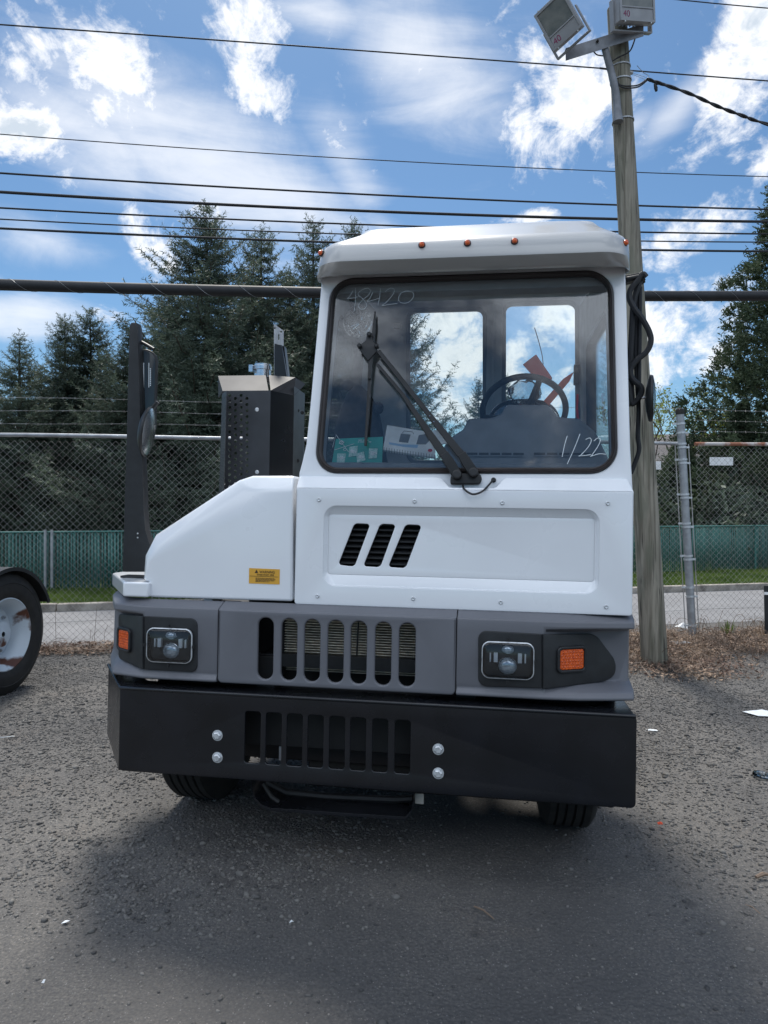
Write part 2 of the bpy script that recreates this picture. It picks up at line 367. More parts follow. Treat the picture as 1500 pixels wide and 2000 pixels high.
def ground_mat():
    m = bpy.data.materials.new('yard_gravel'); m.use_nodes = True; nt = m.node_tree; N = nt.nodes; L = nt.links
    b = N['Principled BSDF']; g = N.new('ShaderNodeNewGeometry'); P = g.outputs['Position']
    def noise(s, d=6, r=.55):
        n = N.new('ShaderNodeTexNoise'); n.inputs['Scale'].default_value = s; n.inputs['Detail'].default_value = d; n.inputs['Roughness'].default_value = r; L.new(P, n.inputs['Vector']); return n.outputs['Fac']
    def mr(v, a, b_, c=0, d=1):
        n = N.new('ShaderNodeMapRange'); L.new(v, n.inputs[0]); n.inputs[1].default_value = a; n.inputs[2].default_value = b_; n.inputs[3].default_value = c; n.inputs[4].default_value = d; return n.outputs[0]
    def mixc(f, a, b_, mode='MIX'):
        n = N.new('ShaderNodeMix'); n.data_type = 'RGBA'; n.blend_type = mode
        if isinstance(f, float): n.inputs[0].default_value = f
        else: L.new(f, n.inputs[0])
        for i, v in ((6, a), (7, b_)):
            if isinstance(v, tuple): n.inputs[i].default_value = (*v, 1)
            else: L.new(v, n.inputs[i])
        return n.outputs[2]
    c = mixc(mr(noise(1.1, 7, .65), .40, .62), (.120, .112, .104), (.232, .213, .190))
    c = mixc(mr(noise(2.2, 4), .58, .70, 0, .5), c, (.165, .128, .098))          # brownish dirt patches
    c = mixc(mr(noise(120, 3, .7), .35, .65), c, (.075, .074, .074))               # grains
    v = N.new('ShaderNodeTexVoronoi'); v.inputs['Scale'].default_value = 150; L.new(P, v.inputs['Vector'])
    sp = N.new('ShaderNodeSeparateColor'); L.new(v.outputs['Color'], sp.inputs[0])
    light = N.new('ShaderNodeMath'); light.operation = 'MULTIPLY'; L.new(mr(sp.outputs[0], .90, .93), light.inputs[0]); L.new(mr(v.outputs['Distance'], .38, .25), light.inputs[1])
    c = mixc(light.outputs[0], c, (.34, .33, .32))
    v2 = N.new('ShaderNodeTexVoronoi'); v2.inputs['Scale'].default_value = 70; L.new(P, v2.inputs['Vector'])
    c = mixc(mr(v2.outputs['Distance'], .1, .7, 0, .45), c, (.055, .055, .056))
    # ground colour mixed darker towards the near end, boundary broken by noise
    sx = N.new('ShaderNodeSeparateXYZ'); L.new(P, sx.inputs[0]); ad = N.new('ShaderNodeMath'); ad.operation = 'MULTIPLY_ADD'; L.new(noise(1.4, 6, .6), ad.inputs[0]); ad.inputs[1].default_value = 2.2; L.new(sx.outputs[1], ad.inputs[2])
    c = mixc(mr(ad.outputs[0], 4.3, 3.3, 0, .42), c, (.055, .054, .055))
    # dark oily spots
    sn = N.new('ShaderNodeTexVoronoi'); sn.inputs['Scale'].default_value = 2.3; L.new(P, sn.inputs['Vector'])
    c = mixc(mr(sn.outputs['Distance'], .085, .03, 0, .6), c, (.045, .043, .042))
    L.new(c, b.inputs['Base Color']); b.inputs['Roughness'].default_value = .82; b.inputs['Specular IOR Level'].default_value = .4
    h = N.new('ShaderNodeMath'); h.operation = 'ADD'; L.new(noise(60, 8, .7), h.inputs[0]); L.new(mr(v2.outputs['Distance'], 0, .8, .6, 0), h.inputs[1])
    bp = N.new('ShaderNodeBump'); bp.inputs['Strength'].default_value = .8; bp.inputs['Distance'].default_value = .007; L.new(h.outputs[0], bp.inputs['Height']); L.new(bp.outputs[0], b.inputs['Normal'])
    return m
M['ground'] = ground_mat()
M['road'] = mk('road_asphalt', (.20, .20, .208), .8, var=.1, scale=2, bump=.2, bscale=200, col2=(.165, .165, .172), coord='Object')
M['kerb'] = mk('kerb_concrete', (.36, .33, .29), .9, var=.15, scale=5, col2=(.14, .125, .11), bump=.2)
M['lawn'] = mk('lawn', (.16, .21, .05), .95, var=.2, scale=.5, col2=(.36, .36, .10), bump=.5, bscale=40)
M['verge'] = mk('verge_soil', (.06, .09, .025), .95, var=.2, scale=4, bump=.5, bscale=40)

# wooden pole material
def pole_mat():
    m = mk('weathered_wood', (.30, .275, .225), .85, stretch=(9, 9, .55), scale=3.0, col2=(.15, .135, .105), fac=(.40, .62), bump=.8, bscale=9)
    nt = m.node_tree; N = nt.nodes; L = nt.links; b = N['Principled BSDF']; src = b.inputs['Base Color'].links[0].from_socket; tc = [q for q in N if q.bl_idname == 'ShaderNodeTexCoord'][0]
    def layer(src, stretch, scale, a, c_, col, k, det=6):
        mp = N.new('ShaderNodeMapping'); mp.inputs['Scale'].default_value = stretch; L.new(tc.outputs['Object'], mp.inputs[0]); n = N.new('ShaderNodeTexNoise'); n.inputs['Scale'].default_value = scale; n.inputs['Detail'].default_value = det; n.inputs['Distortion'].default_value = .4; L.new(mp.outputs[0], n.inputs['Vector'])
        r = N.new('ShaderNodeMapRange'); r.inputs[1].default_value = a; r.inputs[2].default_value = c_; r.inputs[4].default_value = k; L.new(n.outputs['Fac'], r.inputs[0]); mx = N.new('ShaderNodeMix'); mx.data_type = 'RGBA'; L.new(r.outputs[0], mx.inputs[0]); L.new(src, mx.inputs[6]); mx.inputs[7].default_value = (*col, 1); return mx.outputs[2]
    s1 = layer(src, (3, 3, .7), 2.6, .48, .60, (.13, .135, .10), .6)          # greenish weathering patches
    s2 = layer(s1, (30, 30, .7), 2.0, .60, .66, (.035, .03, .025), .85, 3)      # long drying cracks
    L.new(s2, b.inputs['Base Color']); return m
M['wood'] = pole_mat()

# ------------------------------------------------------------------ ground, road, kerb, grass
_grid = rng.random((256, 256))
def vnoise(x, y, s):
    x = np.asarray(x) / s + 50; y = np.asarray(y) / s + 50; xi = np.floor(x).astype(int); yi = np.floor(y).astype(int); fx = x - xi; fy = y - yi
    fx = fx * fx * (3 - 2 * fx); fy = fy * fy * (3 - 2 * fy); g = lambda a, b: _grid[a % 256, b % 256]
    return (g(xi, yi) * (1 - fx) + g(xi + 1, yi) * fx) * (1 - fy) + (g(xi, yi + 1) * (1 - fx) + g(xi + 1, yi + 1) * fx) * fy
def sst(v, a, b): t = np.clip((v - a) / (b - a), 0, 1); return t * t * (3 - 2 * t)
def coarse(x, y):
    c = sst(y, 2.35, 3.1) * np.clip(sst(-x, -.3, .3) + sst(x, .95, 1.4) + sst(y, 4.5, 5), 0, 1)
    return np.clip(c * (.35 + 1.3 * vnoise(x, y, .45) * vnoise(y, x, .9) * 1.6), 0, 1)
def gz(x, y):
    a = sst(7.9 - y + .1 * np.minimum(np.abs(x), 8) * 0, 0, .8)
    r = (vnoise(x, y, .22) - .5) * .012 + (vnoise(x, y, .08) - .5) * .022 * (0.12 + coarse(x, y)) + (vnoise(y, x, 1.1) - .5) * .02
    return r * a
def spread(lo, hi, step, far):
    a = list(np.arange(lo, hi + 1e-6, step)); s = step; v = hi
    while v < far: s *= 1.35; v += s; a.append(v)
    s = step; v = lo; pre = []
    while v > -far: s *= 1.35; v -= s; pre.append(v)
    return np.array(pre[::-1] + a)
xs = spread(-4.5, 4.5, .035, 400); ys = spread(1.3, 8.6, .035, 400)
X, Y = np.meshgrid(xs, ys); Z = gz(X, Y)
nx, ny = len(xs), len(ys); idx = np.arange(nx * ny).reshape(ny, nx)
Fq = np.stack([idx[:-1, :-1], idx[:-1, 1:], idx[1:, 1:], idx[1:, :-1]], -1).reshape(-1, 4)
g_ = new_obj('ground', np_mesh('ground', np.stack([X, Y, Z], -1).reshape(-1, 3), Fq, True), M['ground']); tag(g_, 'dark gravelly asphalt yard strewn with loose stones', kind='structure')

def strip(name, pts_near, pts_far, z, mat, thick=.0):
    b = MB(); n = len(pts_near)
    vs = [(p[0], p[1], z) for p in pts_near] + [(p[0], p[1], z) for p in pts_far]
    b.add(vs, [[i, i + 1, n + i + 1, n + i] for i in range(n - 1)]); return b.build(name, mat, smooth=0)
def line(p, q): 
    p, q = Vector(p), Vector(q); d = q - p
    return lambda x: p.y + d.y * (x - p.x) / d.x
Lseam = line(G(150, 1262), G(1400, 1216)); Lkerb = line(G(217, 1192), G(1296, 1158)); Lgf = line(G(84, 1166), G(1450, 1123)); Lfence = line(G(75, 1272), G(1355, 1243))
XS = [-60, -30, -15, -8, -4, 0, 4, 8, 15, 30, 60]
def lim(f, x): return f(x)
tag(strip('road', [(x, Lseam(x) + .04 * math.sin(x * 3)) for x in XS], [(x, Lkerb(x)) for x in XS], .004, M['road']), 'grey asphalt street behind the chain link fence', kind='structure')
kd = Vector((1, (Lkerb(1) - Lkerb(0)), 0)).normalized(); kn = Vector((-kd.y, kd.x, 0))
KH = .11
b = MB()
for i in range(-20, 20):                                   # kerb stones with open joints
    a0 = Vector((0, Lkerb(0), 0)) + kd * (i * 2.4); a1 = a0 + kd * 2.385; dz = random.uniform(-.004, .004)
    b.prism([a0 + Vector((0, 0, -.1)), a1 + Vector((0, 0, -.1)), a1 + kn * .15 + Vector((0, 0, -.1)), a0 + kn * .15 + Vector((0, 0, -.1))], (0, 0, KH + .1 + dz))
tag(b.build('kerb', M['kerb'], bevel=.012), 'worn concrete kerb along the far side of the street', kind='structure')
tag(strip('verge', [(x, Lkerb(x) + .16) for x in XS], [(x, Lgf(x) + .3) for x in XS], KH - .015, M['verge']), kind='structure')
tag(strip('lawn', [(x, Lgf(x) + .29) for x in XS], [(x, 120) for x in XS], KH - .02, M['lawn']), kind='structure')

# grass blades on the verge and just behind the slatted fence
def blades(name, n, xr, f0, f1, hmin, hmax, z, mat, label):
    x = rng.uniform(*xr, n); t = rng.random(n); y = f0(x) + (f1(x) - f0(x)) * t; h = rng.uniform(hmin, hmax, n) * (.5 + vnoise(x, y, .25)); a = rng.uniform(0, 6.28, n); w = h * .10 + .003
    ca, sa = np.cos(a), np.sin(a); lx, ly = rng.normal(0, .35, n) * h, rng.normal(0, .35, n) * h
    V = np.stack([np.stack([x - ca * w, y - sa * w, np.full(n, z)], -1), np.stack([x + ca * w, y + sa * w, np.full(n, z)], -1), np.stack([x + lx, y + ly, z + h], -1)], 1).reshape(-1, 3)
    return tag(new_obj(name, np_mesh(name, V, np.arange(3 * n).reshape(-1, 3)), mat), label, kind='stuff')
blades('verge_grass', 60000, (-9, 12), lambda x: Lkerb(x) + .17, lambda x: Lgf(x) + .2, .03, .09, KH - .02, M['grassblade'], 'short grass on the verge between kerb and slatted fence')
blades('lawn_grass', 40000, (-12, 14), lambda x: Lgf(x) + .2, lambda x: Lgf(x) + 3, .04, .12, KH - .02, M['grassblade'], 'lawn grass behind the green slatted fence')

# loose stones
ico_v = np.array([[0, 0, 1], [.894, 0, .447], [.276, .851, .447], [-.724, .526, .447], [-.724, -.526, .447], [.276, -.851, .447], [.724, .526, -.447], [-.276, .851, -.447], [-.894, 0, -.447], [-.276, -.851, -.447], [.724, -.526, -.447], [0, 0, -1]])
ico_f = np.array([[0, 1, 2], [0, 2, 3], [0, 3, 4], [0, 4, 5], [0, 5, 1], [1, 6, 2], [2, 7, 3], [3, 8, 4], [4, 9, 5], [5, 10, 1], [2, 6, 7], [3, 7, 8], [4, 8, 9], [5, 9, 10], [1, 10, 6], [6, 11, 7], [7, 11, 8], [8, 11, 9], [9, 11, 10], [10, 11, 6]])
def stones(name, n, smin, smax, pw, dens, mat, label, yr=(1.7, 7.6)):
    y = np.sqrt(rng.uniform(yr[0] ** 2, yr[1] ** 2, n * 6)); x = rng.uniform(-.62, .62, n * 6) * y
    k = rng.random(n * 6) < dens(x, y); x, y = x[k][:n], y[k][:n]; n = len(x)
    s = smin + (smax - smin) * rng.random(n) ** pw
    sc = np.stack([s, s * rng.uniform(.55, 1, n), s * rng.uniform(.3, .65, n)], -1)
    jit = rng.uniform(.65, 1.3, (n, 12, 1)); V = ico_v[None] * jit * sc[:, None, :]
    a = rng.uniform(0, 6.28, n); ca, sa = np.cos(a)[:, None], np.sin(a)[:, None]
    Vx = V[..., 0] * ca - V[..., 1] * sa + x[:, None]; Vy = V[..., 0] * sa + V[..., 1] * ca + y[:, None]; Vz = V[..., 2] + (gz(x, y) + sc[:, 2] * .25)[:, None]
    Vv = np.stack([Vx, Vy, Vz], -1).reshape(-1, 3); Ff = (ico_f[None] + (np.arange(n) * 12)[:, None, None]).reshape(-1, 3)
    return tag(new_obj(name, np_mesh(name, Vv, Ff), mat), label, kind='stuff')
def stone_mat(name, c1, c2):
    m = mk(name, c1, .85, col2=c2); nt = m.node_tree; g = nt.nodes.new('ShaderNodeNewGeometry'); mx = [q for q in nt.nodes if q.bl_idname == 'ShaderNodeMix'][0]; nt.links.new(g.outputs['Random Per Island'], mx.inputs[0]); return m
M['stone'] = stone_mat('stone_dark', (.045, .044, .045), (.17, .162, .15)); M['stonelight'] = stone_mat('stone_light', (.10, .09, .08), (.26, .24, .22))
stones('gravel', 110000, .0028, .011, 2.0, lambda x, y: .05 + .95 * coarse(x, y), M['stone'], 'loose dark broken asphalt gravel on the yard')
stones('coarse_gravel', 8500, .007, .020, 3.2, lambda x, y: .03 + .97 * coarse(x, y) ** 1.5, M['stone'], 'larger dark asphalt lumps scattered over the yard')
stones('grit', 9000, .002, .0045, 2, lambda x, y: .6 + 0 * x, M['stonelight'], 'fine pale grit sprinkled on the yard')

# dead leaves, twigs and litter strip along the chain link fence
def leaf_density(x, y):
    d = Lfence(x) - y
    left = (x < -.4) * sst(.42 - d, 0, .25) * (d > -.25)
    right = (x > 2.0) * np.clip(sst(1.35 - d, 0, .6) * (d > -.25) * (.35 + vnoise(x, y, .4)), 0, 1)
    pole = sst(.9 - np.hypot(x - 2.75, (y - 6.9) * .9), 0, .7)
    return np.clip(left + right + pole, 0, 1)
def leaves(name, n, mat, label, L0, L1, ar, up):
    x = rng.uniform(-6, 7, n * 14); y = rng.uniform(5.9, 9.3, n * 14); k = rng.random(n * 14) < leaf_density(x, y); x, y = x[k][:n], y[k][:n]; n = len(x)
    l = rng.uniform(L0, L1, n); a = rng.uniform(0, 6.28, n); e = rng.normal(0, up, n); r = rng.normal(0, .5, n)
    d = np.stack([np.cos(a) * np.cos(e), np.sin(a) * np.cos(e), np.sin(e)], -1); s = np.stack([-np.sin(a) * np.cos(r), np.cos(a) * np.cos(r), np.sin(r)], -1)
    c = np.stack([x, y, rng.uniform(.006, .035, n) * (1 + 2 * up)], -1); l = l[:, None]; w = l * ar
    bend = np.array([0, 0, 1.0]) * l * rng.uniform(-.2, .3, (n, 1))
    V = np.stack([c - d * l, c - s * w + bend, c + d * l, c + s * w + bend], 1).reshape(-1, 3); V[:, 2] = np.maximum(V[:, 2], .001)
    return tag(new_obj(name, np_mesh(name, V, np.arange(4 * n).reshape(-1, 4)), mat), label, kind='stuff')
leaves('dead_leaves', 20000, M['deadleaf'], 'brown dead leaves drifted along the chain link fence', .009, .026, .5, .45)
leaves('twigs', 11000, M['twig'], 'dry stems and twigs lying along the fence', .04, .15, .022, .35)
# bramble canes arching round the pole foot
b = MB()
for i in range(260):
    x, y = random.uniform(2.25, 4.8), random.uniform(6.7, 8.3); a = random.uniform(0, 6.28); l = random.uniform(.15, .5); h = random.uniform(.04, .24)
    p = Vector((x, y, 0)); q = p + Vector((math.cos(a) * l, math.sin(a) * l, random.uniform(0, .06)))
    b.tube(spline([p, p.lerp(q, .3) + Vector((0, 0, h)), p.lerp(q, .7) + Vector((0, 0, h * .9)), q], 4), .0022, 4, cap=False)
for i in range(40):                                       # thin upright weeds by the fence
    x = random.uniform(2.6, 5.5) if i % 3 else random.uniform(-5, -2.5); y = Lfence(x) - random.uniform(-.1, .15)
    b.tube([(x, y, 0), (x + random.uniform(-.03, .03), y, .15), (x + random.uniform(-.06, .06), y, random.uniform(.2, .5))], .0018, 4, cap=False)
tag(b.build('brambles', M['twig'], smooth=0), 'thin dry bramble canes tangled at the pole foot', kind='stuff')
# tufts of green weed by the fence
def tuft(x, y, n=26, h=.14):
    b = MB()
    for i in range(n):
        a = random.uniform(0, 6.28); r = random.uniform(.0, .05); l = random.uniform(.5, 1) * h; w = .004
        p = Vector((x + r * math.cos(a), y + r * math.sin(a), 0)); t = p + Vector((math.cos(a) * l * .5, math.sin(a) * l * .5, l))
        s = Vector((-math.sin(a), math.cos(a), 0)) * w; b.add([p - s, p + s, p.lerp(t, .6) + s + Vector((0, 0, .02)), t, p.lerp(t, .6) - s + Vector((0, 0, .02))], [[0, 1, 2, 3, 4]])
    return b
tag(tuft(3.98, Lfence(3.98) - .05, 34, .2).build('weed_tuft', M['grassblade'], smooth=0), 'small green weed tuft under the fence right of the end post', 'weed', 'weed tufts by the fence')
tag(tuft(2.95, 7.9, 34, .24).build('weed_tuft', M['grassblade'], smooth=0), 'pale green weed tuft between the wooden pole and the end post', 'weed', 'weed tufts by the fence')

# small litter, each a thing
def scrap(px, py, pts, mat, name, label, cat, z=.006, crumple=.01, thick=.0012):
    c = G(px, py); b = MB(); n = len(pts); top = [Vector((c.x + p[0], c.y + p[1], z + random.uniform(0, crumple))) for p in pts]
    ctr = Vector((c.x, c.y, z + crumple * 1.2)); low = [p - Vector((0, 0, thick)) for p in top]; cl = ctr - Vector((0, 0, thick))
    b.add(top + low + [ctr, cl], [[i, (i + 1) % n, 2 * n] for i in range(n)] + [[n + (i + 1) % n, n + i, 2 * n + 1] for i in range(n)] + [[i, n + i, n + (i + 1) % n, (i + 1) % n] for i in range(n)])
    return tag(b.build(name, mat, smooth=0), label, cat)
scrap(128, 1807, [(-.012, -.008), (.006, -.008), (.012, .010), (-.006, .010)], M['paper'], 'paper_scrap', 'small white paper square lying on the smooth asphalt lower left', 'litter')
scrap(85, 1924, [(-.004, -.005), (.004, -.005), (.004, .005), (-.004, .005)], M['paper'], 'paper_scrap', 'tiny white paper fleck nearest the lower left corner', 'litter')
scrap(569, 1806, [(-.007, -.003), (.006, .001), (.008, .006), (-.004, .003)], M['paper'], 'paper_scrap', 'tiny white chip in the shade below the bumper slots', 'litter')
scrap(8, 1444, [(-.06, -.035), (.05, .03), (.045, .045), (-.065, -.015)], M['paper'], 'paper_strip', 'thin white strip of paper left of the bumper beside the wheel', 'litter')
scrap(1488, 1397, [(-.13, .02), (-.05, -.05), (.1, -.07), (.14, 0), (.03, .05)], M['paper'], 'crumpled_paper', 'crumpled white paper sheet by the right edge on gravel', 'litter', crumple=.03)
scrap(1270, 1429, [(-.04, -.012), (.05, -.01), (.045, .015), (-.04, .012)], M['paper'], 'paper_strip', 'pale flat strip just right of the bumper end', 'litter')
scrap(1330, 1262, [(-.08, -.07), (.1, -.05), (.07, .09), (-.1, .06)], M['lampgrey'], 'concrete_fragment', 'pale broken slab fragment among leaves beside the pole', 'rubble', crumple=.02, z=.03)
scrap(1335, 1238, [(-.07, -.05), (.06, -.05), (.07, .05), (-.08, .06)], M['paper'], 'crumpled_wrapper', 'white wrapper caught behind the fence end post', 'litter', crumple=.08, z=.04)
scrap(1476, 1286, [(-.012, -.06), (.015, -.05), (.012, .06), (-.014, .06)], M['deadleaf'], 'wood_chip', 'pale wood chip standing out on the gravel right of the pole', 'wood chip')
scrap(1289, 1612, [(-.012, -.008), (.012, -.006), (.013, .008), (-.01, .008)], M['orangered'], 'orange_chip', 'small orange chip on asphalt right of the front tyre', 'litter')
b = MB(); c = G(1490, 1518)
b.lathe([(.055, 0), (.055, .004), (.05, .014), (.046, .014), (.043, .005), (.0, .004)], (c.x, c.y, .006), (0.12, 0, 1), 28)
tag(b.build('plastic_lid', M['film'], bevel=0), 'clear round plastic cup lid at the right edge', 'lid')
def stick(px, py, l, a, r, name, label):
    c = G(px, py); d = Vector((math.cos(a), math.sin(a), 0)); b = MB()
    b.tube([c - d * l + Vector((0, 0, .01)), c + Vector((0, .004, .015)), c + d * l + Vector((0, 0, .008))], [r * .7, r, r * .5], 6); tag(b.build(name, M['twig']), label, 'stick')
stick(945, 1787, .05, -.9, .004, 'stick', 'short dark stick on the shaded asphalt')
stick(1470, 1780, .035, 1.9, .0018, 'stick', 'thin pale straw near the right edge of the asphalt')
stick(1492, 1715, .04, .3, .009, 'stick', 'curled brown bark piece at the right edge')

# ------------------------------------------------------------------ chain link fence
def mesh_wires(x0, x1, f, z0, z1, pitch=.072, r=.0019, sag=None):
    hw = pitch / 2; n = int((x1 - x0) / hw); m = int((z1 - z0) / hw) + 1
    i = np.arange(n)[:, None]; j = np.arange(m)[None, :]
    x = x0 + (i + ((i + j) % 2)) * hw
    z = z0 + j * hw + 0 * i; x = x + (vnoise(x * 1.0, z, .5) - .5) * .012; z = z + (vnoise(z, x, .6) - .5) * .014
    y = f(x) + np.where((i + j) % 2 == 0, .002, -.002) + (vnoise(x, z, .9) - .5) * .05
    ctr = np.stack([x, y, z], -1)
    offs = np.array([[r, 0, 0], [-r * .5, r * .87, 0], [-r * .5, -r * .87, 0]])
    V = (ctr[:, :, None, :] + offs[None, None]).reshape(-1, 3)
    base = (np.arange(n)[:, None] * m + np.arange(m - 1)[None, :]) * 3
    Fc = np.stack([np.stack([base + a, base + (a + 1) % 3, base + 3 + (a + 1) % 3, base + 3 + a], -1) for a in range(3)], 2).reshape(-1, 4)
    return V, Fc
FX0, FXP, FX1 = -7.5, 3.54, 8.5
FH = 2.24
def fy(x): return Lfence(0) + (Lfence(1) - Lfence(0)) * x
def fence_run(name, xa, xb, label, posts, railmat, cat='fence'):
    t = empty(name, (0, 0, 0)); tag(t, label, cat, 'chain link fence runs behind the truck')
    V, Fc = mesh_wires(xa, xb, fy, .03, FH - .02); new_obj('mesh_wire', np_mesh('mesh_wire', V, Fc), M['wire'], t)
    b = MB(); b.tube([(x, fy(x) + .02, FH + .008 * math.sin(x * 1.3)) for x in np.linspace(xa, xb, 24)], .021, 12); b.build('top_rail', railmat, t)
    b = MB(); b.tube([(x, fy(x) - .004, .30 + .02 * math.sin(x * 1.9)) for x in np.linspace(xa, xb, 30)], .0022, 5); b.build('tension_wire', M['wire'], t)
    for k, h in enumerate((.13, .26, .39)):
        b = MB(); n = int((xb - xa) / .12); pth = [(x, fy(x) + .02, FH + h + .008 * math.sin(x * 2 + k)) for x in np.linspace(xa, xb, n)]
        b.tube(pth, .0014, 4); b.tube([(p[0], p[1] + .003 * math.cos(i * 1.5), p[2] + .003 * math.sin(i * 1.5)) for i, p in enumerate(pth)], .0012, 4)
        for p in pth:
            for q in (-1, 1): b.tube([Vector(p) + Vector((-.004, -.012, -.012 * q)), Vector(p) + Vector((.004, .012, .012 * q))], .001, 3)
        b.build('barbed_wire', M['wire'], t)
    for px_ in posts:
        b = MB(); b.tube([(px_, fy(px_) + .05, -.02), (px_, fy(px_) + .05, FH - .02)], .030, 14)
        p = b.build('post', M['steel'], t)
        b = MB(); b.prism([(px_ - .012, fy(px_) + .04, FH - .05), (px_ + .012, fy(px_) + .04, FH - .05), (px_ + .008, fy(px_) + .02, FH + .42), (px_ - .008, fy(px_) + .02, FH + .42)], (0, .03, 0)); b.build('barb_arm', M['steel'], p)
    return t
fl = fence_run('chain_link_fence', FX0, FXP - .07, 'long galvanised chain link fence run with grey top rail left of the end post', [-5.9, -.9, 1.3], M['steel'])
fr_ = fence_run('chain_link_fence', FXP + .07, FX1, 'chain link fence run with rust red top rail right of the end post', [6.2], M['rust'])
# heavy terminal post carrying both runs
pt = empty('fence_post', (0, 0, 0)); tag(pt, 'thick galvanised fence end post with clamp bands right of the wooden pole', 'fence post')
pa = Vector((FXP + .03, fy(FXP), 0)); pb = W(1328, 806, fy(FXP)); dv = pb - pa
b = MB(); b.tube([pa - dv * .01, pb], .045, 20); b.build('post', M['steel'], pt)
b = MB(); ax = dv.normalized(); b.lathe([(.05, -.02), (.052, .02), (.04, .045), (.0, .058)], pb, ax, 20); b.build('cap', M['rubber'], pt)
for k, t_ in enumerate((.05, .18, .22, .345, .36, .49, .505, .62, .635, .775, .79, .845, .86, .91, .95)):
    c = pa + dv * t_; b = MB(); b.lathe([(.049, -.011), (.052, -.011), (.052, .011), (.049, .011)], c, ax, 20)
    s = 1 if k % 2 else -1; b.box((c.x + s * .05 - .02, c.y - .006, c.z - .011), (c.x + s * .085 + .0, c.y + .006, c.z + .011)) if s > 0 else b.box((c.x - .09, c.y - .006, c.z - .011), (c.x - .045, c.y + .006, c.z + .011))
    b.build('clamp_band', M['zinc'], pt)
for s in (-1, 1):
    b = MB(); o_ = Vector((s * .078, 0, 0)); b.tube([pa + o_ + dv * .02, pa + o_ + dv * .86], .006, 6); b.build('tension_bar', M['wire'], pt)
# blank white plates wired to the mesh
for (x0, x1, y0, y1, lab) in ((1386, 1432, 893, 909, 'small blank white plate wired to the fence right of the end post'), (1268, 1291, 901, 917, 'small blank white plate on the fence half hidden by the wooden pole')):
    d = fy(W((x0 + x1) / 2, 900, 8.3).x) + .02; b = MB(); b.prism([W(x0, y1, d), W(x1, y1, d), W(x1, y0, d), W(x0, y0, d)], (0, .003, 0)); tag(b.build('sign_plate', M['paper'], bevel=.0008), lab, 'sign')

# ------------------------------------------------------------------ green slatted fence across the street
gt = empty('slatted_fence'); tag(gt, 'low green chain link fence with woven vertical slats across the street', 'fence')
GH = .97
V = []; Fc = []; x = -16.0; i = 0
while x < 22:
    w_ = .030; g = .016 + .010 * random.random(); z0 = KH + random.uniform(-.01, .01); z1 = KH + GH - .02 + random.uniform(-.012, .008); sh = random.uniform(-.006, .006); y0 = Lgf(x); tw = random.uniform(-.012, .012)
    for (xx, yy) in ((x, y0 - tw), (x + w_, y0 + tw), (x + w_, y0 + tw + .006), (x, y0 - tw + .006)):
        V.append((xx, yy, z0)); V.append((xx + sh, yy, z1))
    o_ = i * 8
    for q in range(4): a, c = q, (q + 1) % 4; Fc.append([o_ + 2 * a, o_ + 2 * c, o_ + 2 * c + 1, o_ + 2 * a + 1])
    Fc.append([o_ + 1, o_ + 3, o_ + 5, o_ + 7]); Fc.append([o_, o_ + 6, o_ + 4, o_ + 2])
    i += 1; x += w_ + g
new_obj('slat_panel', np_mesh('slat_panel', V, Fc), M['greencoat'], gt)
V, Fc = mesh_wires(-16, 22, lambda x: Lgf(0) + (Lgf(1) - Lgf(0)) * x - .02, KH + .02, KH + GH, .06, .0026); new_obj('mesh_wire', np_mesh('mesh_wire', V, Fc), M['greenwire'], gt)
b = MB(); b.tube([(x, Lgf(x) + .0, KH + GH) for x in np.linspace(-16, 22, 40)], .018, 8); b.build('top_rail', M['greencoat'], gt)
xp = -15.0
while xp < 21:
    b = MB(); b.tube([(xp, Lgf(xp) - .045, KH - .02), (xp, Lgf(xp) - .045, KH + GH + .02)], .026, 10); b.build('post', M['greencoat'], gt); xp += 2.9
gx = G(88, 1168).x
for k in range(2):
    b = MB(); b.tube([(gx + k * .11 - .05, Lgf(gx) - .05, KH - .02), (gx + k * .11 - .05, Lgf(gx) - .05, KH + GH + .04)], .024, 10); b.build('gate_post', M['steel'], gt)

